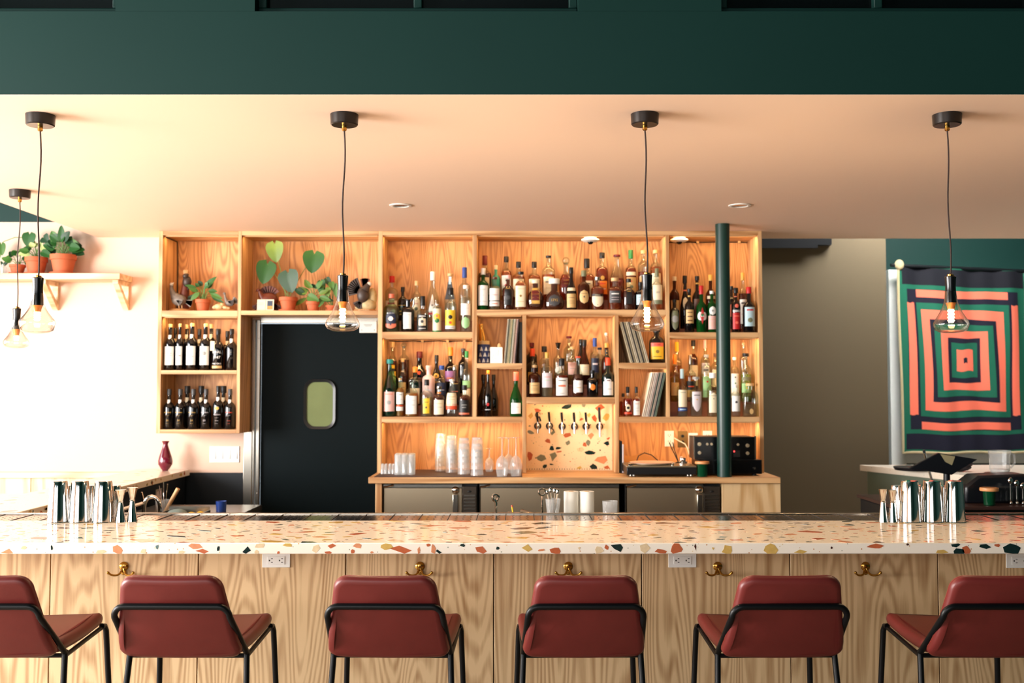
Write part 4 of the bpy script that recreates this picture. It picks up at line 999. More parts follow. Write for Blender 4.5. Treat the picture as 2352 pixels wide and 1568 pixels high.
B('LM', 2, 1035, 26, 797, 'bord', 'dark', None, ('orange', 20, 1.15), [(.3, .56, .98, 'purple', 'rect', [('-', 'salmon', .3, .012)])], 'black wine bottle with orange capsule and violet sunset label', G)
B('LM', 2, 1064, 22, 800, 'spirit', 'dark', None, ('dkgrey', 7, 1.1), [], 'plain black bottle behind the green-capped one', G)

G = 'brandies above the taps'
B('CM', 0, 1227.6, 27, 838, 'spirit', 'brown', None, ('cork', 6, 1.1), [(.12, .48, .92, 'tan', 'rect', LINES('brown'))], 'small brown bottle with plain tan label and cork', G)
B('CM', 0, 1256.4, 26, 809, 'spirit', 'clear', ('straw', .56), ('gold', 14, .9), [(.24, .60, .95, 'lav', 'rect', [('-', 'salmon', .72, .004), ('-', 'ltgreen', .5, .003)])], 'clear brandy bottle with pale printed label and gilt neck', G)
B('CM', 0, 1290, 31, 823, 'spirit', 'clear', ('red', .66), ('black', 17, 1.05), [(.05, .58, .92, 'white', 'rect', [('-', 'dkgrey', .85, .006), ('-', 'salmon', .55, .014), ('BRANDY', 'dkgrey', .12, .009)])], 'broad brandy bottle with printed white label and black wrapped neck', G)
B('CM', 0, 1327, 25, 818, 'pear', 'clear', ('deep', .58), ('redor', 4, 1.2), [(.12, .42, .88, 'wht2', 'rect', [('-', 'tan', .4, .005), ('-', 'lav', .7, .003)])], 'clear-necked dark red bottle with low white label', G)
B('CM', 0, 1360.5, 25, 850, 'spirit', 'dark', None, ('black', 8), [(.28, .54, .45, 'orange', 'oval', [('-', 'redor', .5, .003)])], 'short black bottle with round orange label', G)
B('CM', 0, 1396, 26, 821, 'bord', 'dkgreen', None, ('redor', 18, 1.1), [(.06, .46, .92, 'wht2', 'rect', [('-', 'grey', .45, .003)]), (.44, .54, .5, 'wht2', 'oval', [('-', 'dkred', .5, .006)])], 'dark green bottle with red wax capsule and white crest label', G)
B('CM', 1, 1223, 25, 800, 'bord', 'dark', None, ('redor', 18, 1.1), [(.1, .42, .95, 'gold', 'rect')], 'black bottle with red-orange neck and gold label', G)
B('CM', 1, 1250, 21, 795, 'spirit', 'clear', ('water', .5), ('black', 13, 1.4), [], 'clear bottle with fat black stopper behind the gilt-necked one', G)
B('CM', 1, 1282, 21, 787, 'spirit', 'clear', ('straw', .4), ('pourer', 17), [(.3, .5, .7, 'white', 'oval')], 'clear bottle fitted with a dark steel pourer', G)
B('CM', 1, 1314, 23, 796, 'spirit', 'clear', ('straw', .5), ('cork', 6, 1.1), [(.28, .62, .9, 'pink', 'rect', [('-', 'grey', .5, .003)])], 'clear bottle with faded rose label behind the dark red one', G)
B('CM', 1, 1342, 25, 780, 'burg', 'brown', None, ('black', 14, 1.05), [(.24, .50, .95, 'cream', 'rect', LINES('lav'))], 'slope-shouldered brandy bottle with black capsule and cream label', G)
B('CM', 1, 1366, 21, 776, 'tall', 'clear', ('water', .55), ('blue', 20, 1.1), [(.3, .66, .9, 'navy', 'rect', [('-', 'lav', .6, .012)])], 'clear bottle with royal blue capsule and navy print', G)
B('CM', 1, 1393, 22, 788, 'bord', 'brown', None, ('gold', 10, 1.1), [(.70, .92, 1.05, 'black', 'rect', [('o', 'gold', .8, .007), ('o', 'gold', .4, .007)])], 'dark bottle with gold cap and gold-dotted black neck', G)
B('CM', 2, 1221, 24, 787, 'spirit', 'dark', None, ('dkred', 10, 1.1), [], 'black bottle with maroon cap behind the orange-necked one', G)
B('CM', 2, 1307, 24, 772, 'spirit', 'clear', ('straw', .4), ('dkred', 5, 1.3), [], 'tall clear bottle with maroon-topped cork', G)
B('CM', 2, 1334, 22, 779, 'burg', 'dark', None, ('black', 10), [], 'black slope-shouldered bottle half behind the cream-labelled brandy', G)
B('CM', 2, 1377, 20, 798, 'tall', 'clear', ('water', .4), ('navy', 5, 1.2), [], 'square clear bottle half behind the blue-capped one', G, sq=4)
B('CM', 2, 1392, 18, 764, 'spirit', 'clear', ('water', .4), ('white', 6), [], 'tallest clear bottle of the brandies, with glass tube top', G, neck=.4)

G = 'agave spirits on the shelf by the column'
B('RM', 0, 1566, 23, 847, 'spirit', 'clear', ('water', .6), ('paleblue', 22, .95), [(.24, .66, .9, 'cream', 'rect', [('-', 'olive', .85, .003)]), (.14, .22, 1.0, 'blue', 'rect', [('-', 'paleblue', .5, .006)])], 'clear bottle with cream label, blue band and steel-blue neck', G)
B('RM', 0, 1598, 28, 865, 'vee', 'clear', ('water', .7), ('grey', 6, 1.4), [(.14, .66, .8, 'lav', 'shield', [('-', 'dkgrey', .82, .006), ('o', 'gold', .6, .010)])], 'tapered clear bottle with lilac-grey printed label', G)
B('RM', 0, 1636, 25, 856, 'spirit', 'clear', ('straw', .66), ('wht2', 12, 1.5), [(.10, .60, .85, 'cream', 'arch', [('-', 'olive', .85, .003), ('o', 'olive', .7, .008)])], 'clear bottle with cream arched label and white knob stopper', G)
B('RM', 0, 1688, 21, 884, 'tall', 'clear', ('water', .6), ('wht2', 6), [(.18, .70, .95, 'wht2', 'rect', [('o', 'dkgrey', .6, .016)])], 'white-labelled clear bottle with dark blot beside the column', G)
B('RM', 0, 1724, 33, 880, 'jug', 'clear', ('straw', .4), ('cork', 6, 1.4), [(.08, .26, .25, 'tan', 'oval')], 'squat clear decanter with a small round paper seal', G, sq=3)
B('RM', 1, 1549, 20, 814, 'spirit', 'clear', ('yellow', .62), ('orange', 22, 1.0), [(.16, .48, .95, 'tan', 'rect', [('o', 'orange', .75, .008)])], 'yellow bottle with long orange capsule and peach label', G)
B('RM', 1, 1585, 24, 815, 'spirit', 'clear', ('gold', .66), ('silver', 22, .95), [(.30, .52, .95, 'black', 'rect', [('-', 'redor', .4, .008)]), (.12, .30, .95, 'gold', 'rect')], 'golden bottle with black and orange bands and silver neck', G)
B('RM', 1, 1622, 22, 814, 'tall', 'clear', ('straw', .62), ('grey', 6, 1.3), [(.1, .56, .95, 'ltgreen', 'rect', [('o', 'red', .75, .014), ('-', 'olive', .3, .003)])], 'clear bottle with pale green label and red square mark', G)
B('RM', 1, 1686, 20, 820, 'tall', 'clear', ('water', .6), ('white', 6), [(.1, .66, .95, 'wht2', 'rect', [('o', 'black', .85, .010), ('o', 'green', .6, .010)])], 'white-labelled bottle with black and green dots by the column', G)
B('RM', 1, 1712, 24, 811, 'spirit', 'clear', ('lime', .6), ('black', 8, 1.5), [(.46, .54, .98, 'olive', 'rect'), (.2, .4, .98, 'ltgreen', 'rect', [('o', 'yellow', .5, .012)])], 'clear bottle with lime green bands and black pourer cap', G)
B('RM', 2, 1554, 22, 785, 'spirit', 'clear', ('gold', .6), ('yellow', 22, 1.0), [], 'amber bottle with olive-yellow neck at the compartment corner', G)
B('RM', 2, 1592, 20, 781, 'spirit', 'clear', ('deep', .8), ('black', 14, 1.2), [(.1, .55, .95, 'cream', 'rect', LINES('tan'))], 'dark amber bottle with tall black cap and cream label', G)
B('RM', 2, 1619, 20, 780, 'spirit', 'clear', ('water', .5), ('pink', 20, .95), [(.3, .62, .95, 'lav', 'rect', [('-', 'black', .5, .008)])], 'clear bottle with rosy white neck wrap and pale label', G)
B('RM', 2, 1642, 19, 811, 'spirit', 'clear', ('gold', .6), ('brown', 8), [(.1, .6, .95, 'cream', 'rect')], 'brown-capped bottle with blank cream label beside the column', G)
B('RM', 2, 1707, 18, 787, 'spirit', 'clear', ('straw', .4), ('cork', 5), [], 'slim clear bottle with pale cork behind the lime one', G)

G = 'wines in the small compartment'
B('C2', 0, 1121, 19, 850, 'burg', 'dark', None, ('orange', 9, 1.0), [(.24, .32, .3, 'red', 'oval'), (.15, .17, .7, 'silver', 'rect')], 'black wine bottle with orange cap and red dot', G)
for x, nm in ((1106, 'against the upright'), (1134, 'nearer the green bottle')): B('C2', 1, x, 24, 860, 'burg', 'dark', None, ('black', 14, 1.05), [(.15, .165, .5, 'dkgrey', 'rect')], 'plain black wine bottle behind the orange-capped one, ' + nm, G)
B('C2', 0, 1186, 27, 854, 'burg', 'green', None, ('coral', 20, 1.1), [(.08, .36, .85, 'wht2', 'rect', [('-', 'lav', .6, .003)])], 'green wine bottle with coral capsule and white label', G)
G = 'bottles with the records'
B('D1', 0, 1508, 34, 757, 'jug', 'dark', None, ('black', 6, 1.2), [(.12, .52, .92, 'yellow', 'rect', [('o', 'dkgold', .6, .024), ('-', 'dkgold', .2, .005)]), (.52, .64, .92, 'coral', 'rect', [('PICINA', 'red', .5, .013)])], 'fat black jug bottle with yellow label headed in red', G)
B('D2', 1, 1431, 17, 903, 'spirit', 'clear', ('orange', .72), ('black', 8), [], 'small bitters bottle with no label behind the red-orange one', G)
B('D2', 0, 1441, 21, 888, 'spirit', 'clear', ('orange', .72), ('black', 14), [(.2, .5, .5, 'cream', 'oval', [('o', 'black', .5, .02)]), (.1, .18, .9, 'redor', 'rect')], 'small red-orange bitters bottle with round portrait label', G)
B('D2', 0, 1461, 18, 888, 'spirit', 'clear', ('orange', .70), ('black', 14), [(.06, .62, .9, 'white', 'rect', [('-', 'salmon', .8, .003), ('-', 'grey', .5, .002), ('-', 'grey', .3, .002)])], 'small bitters bottle wrapped in a white paper label', G)

G = 'madeira bottles in the wall cabinet'
wa = [(389, 744), (414, 743), (442, 742), (473, 743)]
emb = ['sketched house', 'low landscape', 'ship line drawing', 'round grey seal']
for (x, ty), e in zip(wa, emb):
    lt = [('-', 'lav', .62, .014), ('-', 'grey', .5, .004)] if e == 'sketched house' else [('-', 'grey', .5, .010)] if e == 'low landscape' else [('-', 'grey', .45, .003), ('o', 'lav', .6, .012)] if e == 'ship line drawing' else [('o', 'grey', .62, .030)]
    B('WA', 0, x, 25, ty, 'bord', 'dark', None, ('cork', 10, .85), [(.12, .55, .88, 'white', 'rect', lt), (.72, .82, .9, 'white', 'shield')], 'corked black madeira bottle, white label with %s' % e, G, neck=.36)
tb = B('WA', 0, 502, 27, 755, 'bord', 'dark', None, ('black', 12), [(.05, .12, .9, 'tan', 'rect')], 'stencilled black madeira bottle dated 1987 with a paper tag', G)
def stencil(t, Rr, rows, Hh):
    f = lambda s, z, extra=0: ((Rr + .001) * math.sin(s / Rr), -(Rr + .001) * math.cos(s / Rr), z)
    for s, z, sz, c in rows:
        vs, fs = text_mesh(s, sz)
        obj('stencil_lettering', MB().add([f(x, z + y) for x, y in vs], fs), pc(c), t, fix=False)
rb = 27 / 2 * (YC + .06) / F
stencil(tb, rb, [('BOAL', .125, .026, 'white'), ('1987', .088, .026, 'white'), ('MADEIRA', .045, .016, 'white')], 0)
obj('paper_tag', MB().box(-.042, -.012, -.0455, -.0435, .135, .20), pc('cream'), tb)
tb = B('WA', 0, 533, 25, 755, 'bord', 'dark', None, ('black', 12), [(.72, .84, .9, 'white', 'shield')], 'stencilled black madeira bottle dated 1970 by the cabinet side', G)
stencil(tb, 25 / 2 * (YC + .06) / F, [('FRANT', .145, .022, 'white'), ('1970', .105, .026, 'white'), ('------', .06, .014, 'white')], 0)
for x, ty, c in ((402, 753, 'black'), (430, 745, 'cork'), (459, 755, 'black'), (486, 744, 'cork'), (514, 757, 'dkred'), (523, 760, 'black')):
    if x == 514: continue
    B('WA', 1, x, 24, ty, 'bord', 'dark', None, (c, 10 if c == 'cork' else 14, .9), [(.72, .84, .9, 'cream', 'shield')], {402: 'black-capped madeira behind the sketched-house label', 430: 'corked madeira behind the landscape label', 459: 'black-capped madeira behind the ship label', 486: 'corked madeira behind the round-seal label', 523: 'black-capped madeira behind the stencilled 1987 bottle'}[x], G)
for i, (x, c) in enumerate(((388, 'gold'), (416, 'gold'), (446, 'gold'), (475, 'silver'), (503, 'silver'), (530, 'redor'))):
    Rr = 25 / 2 * (YC + .06) / F
    desc = ['gold-stencilled madeira bottle beside the cabinet side panel', 'gold-stencilled madeira bottle between two matching ones', 'gold-stencilled madeira bottle next to the silver-lettered one', 'silver-stencilled madeira bottle marked 10', 'black madeira bottle with a round gold medal', 'black madeira bottle with orange-red printed bands'][i]
    ty = 893 if i != 4 else 886
    tb = B('WB', 0, x, 24, ty, 'bord', 'dark', None, ('black' if i == 4 else 'dkgrey', 14), [(.72, .83, .9, 'white', 'shield')] + ([(.5, .58, .4, 'gold', 'oval')] if i == 4 else []), desc, G)
    c2 = c if c != 'silver' else 'lav'
    rows = [('MADEIRA', .115 if i != 4 else .10, .012, c2), ('------', .095 if i != 4 else .08, .012, c2 if i != 5 else 'lav'), ('10' if i in (3, 0, 1, 2) else '----', .06, .018, c2), ('-----', .04, .012, c2)]
    stencil(tb, Rr, rows, 0)
for x in (432, 464, 515): B('WB', 1, x, 25, 886, 'bord', 'dark', None, ('black', 16, 1.25), [(.70, .83, .9, 'cream', 'shield')], {432: 'fat-capped black madeira behind the gold-stencilled bottles', 464: 'fat-capped black madeira behind the silver-stencilled bottle', 515: 'fat-capped black madeira behind the gold-medal bottle'}[x], G)
# ================================================================ bar stools
M_LEATHER = mat('oxblood_leather', (106, 38, 35), .38, bump=.12, bscale=420, vary=.16, vscale=14, spec=.45)
def make_stool():
    t = thing('bar_stool', 'x', 'stool', (0, 0, 0), 0, 'red leather stools along the bar')
    top_y, bot_y, zt_, zb_ = -.10, 0.0, 1.043, .752
    h = math.hypot(top_y - bot_y, zt_ - zb_); dv = Vector((0, top_y - bot_y, zt_ - zb_)) / h; nn = Vector((0, -dv.z, dv.y))
    def fb(u, v, d):
        bow = -.020 * (1 - (u / .2) ** 2)      # gentle bow towards the sitter's back
        p = Vector((u, bot_y, zb_)) + dv * v + nn * (d - bow * .6)
        p.y += .045 * max(0, 1 - v / .10) ** 2  # foot of the shell curls forward into the seat
        return p
    ol = rounded(.405, h, .035, 6, .034, .05)
    # more points along the straight sides so the bow shows
    o2 = []
    for i, p in enumerate(ol):
        q = ol[(i + 1) % len(ol)]; n = 1 + int(math.hypot(q[0] - p[0], q[1] - p[1]) / .035)
        o2 += [(p[0] + (q[0] - p[0]) * k / n, p[1] + (q[1] - p[1]) * k / n) for k in range(n)]
    bk = obj('backrest', MB().pillow(o2, fb, .036, .014), M_LEATHER, t, sharp=60)
    def ring(q, d): return [fb(u * q, h / 2 + (v - h / 2) * q, d) for u, v in o2]
    pts = ring(.992, -.004); pts.append(pts[0])
    obj('piping', MB().tube(pts, .0028, 6, False), mat('leather_piping', (124, 46, 38), .4), bk)
    so = Vector((0, .045, .768)); sl = .375; sd = Vector((0, sl, .028)).normalized(); sn = Vector((0, -sd.z, sd.y))
    def fs(u, v, d):
        p = so + Vector((u, 0, 0)) + sd * v + sn * d
        p.z += .035 * (abs(u) / .21) ** 3 * .35 - .010 * math.sin(PI * min(1, v / sl)) - .022 * max(0, (v / sl - .85) / .15) ** 2
        return p
    ol = rounded(.43, sl, .03, 6, .0, .06); ol = [(u * (.93 + .07 * min(1, v / sl * 1.6)), v) for u, v in ol]
    o3 = []
    for i, p in enumerate(ol):
        q = ol[(i + 1) % len(ol)]; n = 1 + int(math.hypot(q[0] - p[0], q[1] - p[1]) / .035)
        o3 += [(p[0] + (q[0] - p[0]) * k / n, p[1] + (q[1] - p[1]) * k / n) for k in range(n)]
    obj('seat', MB().pillow(o3, fs, .046, .02), M_LEATHER, t, sharp=60)
    r = .0105
    # hoop behind the back, down both sides to the rear joints
    hz, hw, hy = .941, .188, -.098
    pts = [(-.200, .085, .748)]
    n = 6
    for s in (-1, 1):
        seq = []
        for i in range(n + 1):
            a = PI / 2 * i / n
            seq.append((s * (hw - .035 + .035 * math.cos(a)), hy + .012 * (1 - math.sin(a)), hz - .035 + .035 * math.sin(a)))
        pts += seq if s < 0 else list(reversed(seq))
    pts.append((.200, .085, .748))
    obj('back_hoop', MB().tube(pts, r, 10), M_BLACKMETAL, t)
    for s in (-1, 1):
        obj('leg', MB().tube([(s * .200, .085, .757), (s * .200, .083, .735), (s * .232, -.045, .012)], r, 10), M_BLACKMETAL, t)
        obj('leg', MB().tube([(s * .205, .385, .770), (s * .208, .405, .766), (s * .211, .412, .748), (s * .236, .47, .012)], r, 10), M_BLACKMETAL, t)
        obj('seat_rail', MB().tube([(s * .200, .09, .738), (s * .204, .39, .764)], .008, 8), M_BLACKMETAL, t)
        for yy in (-.045, .47):
            obj('foot_cap', MB().lathe([(.014, 0), (.014, .014)], 10, (s * (.2325 if yy < 0 else .2363), yy, 0)), M_BLACK, t)
    obj('cross_rail', MB().tube([(-.2, .088, .738), (.2, .088, .738)], .008, 8), M_BLACKMETAL, t)
    obj('footrest', MB().tube([(-.226, .445, .30), (.226, .445, .30)], .009, 8), M_BLACKMETAL, t)
    for s in (-1, 1): obj('side_rail', MB().tube([(s * .222, -.004, .24), (s * .228, .452, .24)], .009, 8), M_BLACKMETAL, t)
    return t
YS = 3.52
st_px = [(-12, 'red leather bar stool standing last in the row towards the sunlit wall', 0), (415, 'red leather bar stool second in the row from the sunlit wall', -.01), (893, 'red leather bar stool third in the row from the sunlit wall', -.02), (1341, 'red leather bar stool fourth from the sunlit wall, below a brass hook', .015), (1797, 'red leather bar stool fifth from the sunlit wall, beside the outlet', .02), (2272, 'red leather bar stool last in the row towards the olive wall', .0)]
stool0 = make_stool()
for i, (x, lab, rz) in enumerate(st_px):
    s = stool0 if i == 0 else copy_tree(stool0)
    s.location = (PX(x, YS, 1420), YS, 0); s.rotation_euler = (0, 0, rz); s['label'] = lab

# ================================================================ pendants
M_PGLASS = thin_glass('pendant_glass', (250, 246, 240), 1.2, .01, 0.0, 1.8)
M_FIL = mat('glowing_bulb', (255, 196, 110), .4, emit=40.0)
M_CANOPY = mat('dark_bronze', (36, 32, 30), .3, .4)
def pendant(xc, xb, yc, y_h0, y_g0, y_gw, y_g1, lab):
    Y = PY(yc, CEIL); s = Y / F
    x0 = PX(xc, Y, yc); x1 = PX(xb, Y, (y_h0 + y_g1) / 2)
    t = thing('pendant_lamp', lab, 'lamp', (x0, Y, CEIL), 0, 'pendant lamps over the bar')
    obj('canopy', MB().lathe([(.050, -.044), (.054, -.040), (.056, -.001)], 28), M_CANOPY, t)
    obj('cord_grip', MB().lathe([(.006, -.066), (.010, -.062), (.010, -.045)], 12), M_BRASS, t)
    z = lambda py: PZ(py, Y) - CEIL
    dx = x1 - x0; zh = z(y_h0)
    pts = [(dx * f + .004 * math.sin(f * 9), .002 * math.sin(f * 7), -.06 + (zh + .06) * f) for f in [k / 14 for k in range(15)]]
    obj('cord', MB().tube(pts, .0032, 8), mat('dark_brown_cord', (52, 34, 28), .7), t)
    z1 = z(y_g0)
    L = zh - z1
    ho = obj('holder', MB().lathe([(.0225, z1 - .002), (.0222, z1 + L * .12), (.0200, z1 + L * .4), (.0192, z1 + L * .62), (.0208, z1 + L * .9), (.0218, zh - .003), (.019, zh)], 26, (dx, 0, 0)), mat('black_lacquer', (16, 16, 18), .16), t)
    obj('brass_cap', MB().lathe([(.013, zh), (.013, zh + .006), (.005, zh + .010)], 16, (dx, 0, 0)), M_BRASS, ho)
    zw, zb = z(y_gw), z(y_g1); q = z1 - zw
    g = [(.0212, z1 + L * .42), (.0225, z1 + L * .22), (.0262, z1), (.0320, z1 - q * .22), (.0420, z1 - q * .48), (.0540, z1 - q * .72), (.0635, z1 - q * .9), (.0675, zw - .002), (.0670, zw - .010), (.060, zb + .013), (.045, zb + .005), (.022, zb + .001), (.002, zb)]
    obj('glass_shade', MB().lathe(list(reversed(g)), 40, (dx, 0, 0), cap=False), M_PGLASS, t, sharp=60)
    bz0, bz1 = z(y_g0 + 16), z(y_gw - 2)
    prof = []
    for k in range(17):
        f = k / 16; prof.append((.0105 + (.0035 if k % 4 == 2 else 0) - .003 * max(0, f - .8) * 5 * .5, bz0 + (bz1 - bz0) * f))
    obj('bulb', MB().lathe(list(reversed(prof)), 18, (dx, 0, 0)), M_FIL, t)
    pd = bpy.data.lights.new('pendant_glow', 'POINT'); pd.energy = 8.0; pd.color = (1.0, .74, .46); pd.shadow_soft_size = .012
    po = bpy.data.objects.new('pendant_glow', pd); col.objects.link(po); po.parent = t; po.location = (dx, 0, bz1 - .008)
    obj('bulb_socket', MB().lathe([(.013, bz0), (.015, bz0 + .012), (.0205, z1 - .001)], 16, (dx, 0, 0)), mat('amber_socket', (206, 132, 72), .3, .5), t)
pendant(93, 86, 264, 637, 700, 738, 766, 'pendant lamp over the bar beside the tins by the sunlit wall')
pendant(791, 787, 263, 632, 692, 742, 762, 'pendant lamp hanging in front of the black kitchen door')
pendant(1481, 1486, 262, 630, 690, 742, 762, 'pendant lamp hanging in front of the bourbon shelf')
pendant(2175, 2184, 263, 634, 694, 742, 765, 'pendant lamp hanging in front of the striped quilt')
pendant(46, 38, 437, 708, 755, 784, 800, 'pendant lamp over the side counter near the potted plants')

# ================================================================ tins and jiggers on the bar
def cup_profile(rb, rt, h, wall=.0015, closed_top=True):
    return [(rb, 0), (rb * .995, .004), (rb + (rt - rb) * .5, h * .5), (rt, h - .008), (rt * .93, h - .001), (rt * .3, h)]
M_TIN = mat('mirror_steel', (232, 230, 226), .05, 1.0)
def tin(px, yb, h, rb, rt, lab, Y, zb, group, name='shaker_tin'):
    t = thing(name, lab, 'shaker', (PX(px, Y, 1150), Y, zb + .0003), 0, group)
    obj('body', MB().lathe(cup_profile(rb, rt, h), 30), M_TIN, t, sharp=45)
    obj('rim', MB().lathe([(rb + .0002, .0001), (rb + .0012, .0015), (rb + .0004, .004)], 30, cap=False), M_TIN, t)
    return t
def jigger(px, lab, Y, zb, h, group, r=.023):
    t = thing('jigger', lab, 'jigger', (PX(px, Y, 1150), Y, zb + .0003), 0, group)
    obj('large_cup', MB().lathe([(r, 0), (r * .98, .004), (.0095, h * .62)], 22, cap=True), M_TIN, t)
    obj('waist_ring', MB().lathe([(.010, h * .60), (.0115, h * .62), (.010, h * .64)], 18), M_TIN, t)
    obj('small_cup', MB().lathe([(.0095, h * .64), (r * .92, h * .985), (r * 1.0, h)], 22), M_TIN, t)
YT1, YT2 = YBB - .052, YBB + .062
zrr = zr + .002
PO = ('farthest from the jiggers', 'in the middle of three', 'next to the jiggers')
for k, x in enumerate((134, 183, 237)): tin(x, 1196, .178, .0455, .0365, 'tall mirror shaker tin by the sunlit wall, ' + PO[k], YT1, BAR, 'tall shaker tins near the sunlit wall')
for k, x in enumerate((160, 208, 262)): tin(x, 1190, .150, .034, .028, 'short mirror tin behind the tall tins by the sunlit wall, ' + PO[k], YT2, zrr, 'short tins near the sunlit wall', 'small_tin')
jigger(277, 'steel jigger next to the short tin, smaller of the sunlit pair', YT1, BAR, .138, 'jiggers near the sunlit wall')
jigger(304, 'taller steel jigger with flared cup, standing clear of the sunlit tins', YT1 + .02, BAR, .146, 'jiggers near the sunlit wall')
for k, x in enumerate((2090, 2141, 2192)): tin(x, 1196, .178, .0455, .0365, 'tall mirror shaker tin near the quilt, ' + PO[2 - k], YT1, BAR, 'tall shaker tins near the quilt')
for k, x in enumerate((2062, 2117, 2168)): tin(x, 1190, .150, .034, .028, 'short mirror tin behind the tall tins near the quilt, ' + PO[2 - k], YT2, zrr, 'short tins near the quilt', 'small_tin')
jigger(2028, 'steel jigger at the outer edge of the group near the quilt', YT1, BAR, .142, 'jiggers near the quilt', .019)
jigger(2050, 'steel jigger between its twin and the tins near the quilt', YT1, BAR, .138, 'jiggers near the quilt', .019)

# ================================================================ glassware on the worktop
mt = thing('bar_mat', 'dark brown rubber mat under the clean glassware', 'mat')
zm = CTR + .004
obj('sheet', MB().prism([(PX(860, YK + .02, 1093), YK + .012), (X[1200] - .003, YK + .012), (X[1200] - .003, YW - .06), (X[878] + .003, YW - .06), (X[878] + .003, YC - .004), (PX(860, YK + .02, 1093), YC - .004)], lambda u, v, d: (u, v, d), CTR - .0002, zm), mat('brown_rubber', (62, 42, 38), .6, bump=.4, bscale=600), mt)
def tumbler(x, y, zb, h, r0, r1, lab, group, name='tumbler'):
    """upside-down glass: rim r0 at the bottom, base r1 at the top"""
    t = thing(name, lab, 'glass', (x, y, zb + .0003), 0, group)
    w = .0025
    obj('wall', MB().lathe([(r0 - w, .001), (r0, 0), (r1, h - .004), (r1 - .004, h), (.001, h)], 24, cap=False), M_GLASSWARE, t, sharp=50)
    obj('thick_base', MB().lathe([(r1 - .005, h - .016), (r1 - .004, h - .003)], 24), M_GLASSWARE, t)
    return t
for px, pt, pb, n, nm in ((1013, 995, 1082, 5, 'rearmost'), (1038, 1000, 1085, 5, 'second'), (1066, 1005, 1089, 4, 'third'), (1096, 1004, 1092, 4, 'front')):
    Y = PY(pb - 1, zm); zb = zm; Htot = PZ(pt, Y) - zb
    h = .125; step = (Htot - h) / (n - 1)
    for k in range(n):
        tumbler(PX(px, Y, 1040), Y, zb + k * step, h, .0425, .0335, 'clear tumbler, %s from the mat in the %s of the four stacks' % (('lowest', 'second', 'third', 'fourth', 'fifth')[k], nm), 'stacked tumblers')
Yb = PY(1090, zm)
for r_ in range(4):
    for c_ in range(3):
        x = PX(914, Yb, 1060) + c_ * .046 - .004 * r_; y = Yb + r_ * .052
        tumbler(x, y, zm, .135 + .0, .0225, .0225, 'straight narrow highball glass in the dense block on the bar mat', 'block of highball glasses', 'highball_glass')
for x, y in ((969, 1071), (977, 1069), (987, 1071), (994, 1069)):
    Y = PY(1076, zm) + (.05 if y < 1070 else 0)
    tumbler(PX(x, Y, 1050), Y, zm, .13, .0115, .0115, 'slim tall shot glass behind the highball block', 'slim glasses', 'slim_glass')
Yq = PY(1088, zm)
for k, x in enumerate((878, 886, 895, 903)):
    for j in range(2):
        tumbler(PX(x, Yq, 1075) + .001 * j, Yq + j * .03, zm, .068, .0115, .009, 'tiny shot glass in the cluster at the end of the mat', 'shot glasses', 'shot_glass')
def stem_glass(px, pt, pb, lab, group, rb, hb):
    Y = PY(pb, zm); H = PZ(pt, Y) - zm
    t = thing('stem_glass', lab, 'glass', (PX(px, Y, 1050), Y, zm + .0003), 0, group)
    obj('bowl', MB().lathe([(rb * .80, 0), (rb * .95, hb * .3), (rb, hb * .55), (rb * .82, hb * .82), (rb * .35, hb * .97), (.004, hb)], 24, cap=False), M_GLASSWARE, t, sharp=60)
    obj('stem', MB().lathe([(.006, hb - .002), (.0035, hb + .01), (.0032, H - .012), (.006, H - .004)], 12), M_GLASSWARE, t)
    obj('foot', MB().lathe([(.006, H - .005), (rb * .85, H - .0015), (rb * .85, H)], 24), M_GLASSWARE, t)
stem_glass(1124, 1029, 1083, 'small upside-down stem glass between the tumblers and wine glasses', 'stem glasses', .030, .10)
stem_glass(1153, 1004, 1094, 'upside-down wine glass in front, nearer the small stem glass', 'stem glasses', .040, .135)
stem_glass(1168, 1005, 1087, 'upside-down wine glass behind the other two', 'stem glasses', .038, .13)
stem_glass(1185, 1004, 1093, 'upside-down wine glass nearest the tap wall upright', 'stem glasses', .040, .135)

# ================================================================ records and small things in the shelving
SLV = [(222, 208, 178), (40, 44, 48), (200, 120, 90), (186, 176, 150), (96, 110, 88), (228, 222, 206), (120, 80, 60), (64, 78, 92), (214, 190, 140), (170, 60, 56)]
def records(comp, bx0_, n, th, lean, group, desc, hgt=.30, gap=.0006, order=None):
    z = SH[comp]
    a = R(lean)
    for i in range(n):
        c = SLV[(i * 3 + len(desc)) % len(SLV)] if order is None else order[i % len(order)]
        t = thing('record_sleeve', desc % ('first', 'second', 'third', 'fourth', 'fifth', 'sixth', 'seventh', 'eighth', 'ninth')[i if a > 0 else n - 1 - i], 'record', (0, 0, 0), 0, group)
        w = th / math.cos(a) + gap
        xb = bx0_ + i * w
        o = obj('sleeve', MB().box(0, th, 0, .285, 0, hgt), mat('sleeve_%d_%d_%d' % c, c, .6, vary=.15, vscale=40), t)
        obj('disc_edge', MB().box(th * .35, th * .65, -.001, 0, .004, hgt - .004), M_BLACK, t)
        lift = th * math.sin(-a) if a < 0 else 0
        t.location = (xb, YC + .012, z + .0004 + (th * math.sin(a) if a > 0 else 0))
        t.rotation_euler = (0, a, 0)
r1 = [(226, 214, 186), (60, 70, 60), (190, 176, 140), (214, 198, 150), (120, 132, 104), (236, 228, 206), (150, 120, 90), (230, 190, 176), (70, 50, 48)]
records('C1', cx_(1157), 9, .0085, 5, 'records beside the gold bottle', '%s record from the paper bag in the row leaning beside it', .305, order=r1)
bxk = thing('black_box', 'flat black record box against the upright beside the leaning records', 'box', (cx_(1190) + .001, YC + .03, SH['C1'] + .0004))
bxk.location.x = cx_(1200) - .021
obj('case', MB().box(0, .019, 0, .26, 0, .285), M_BLACK, bxk, .001)
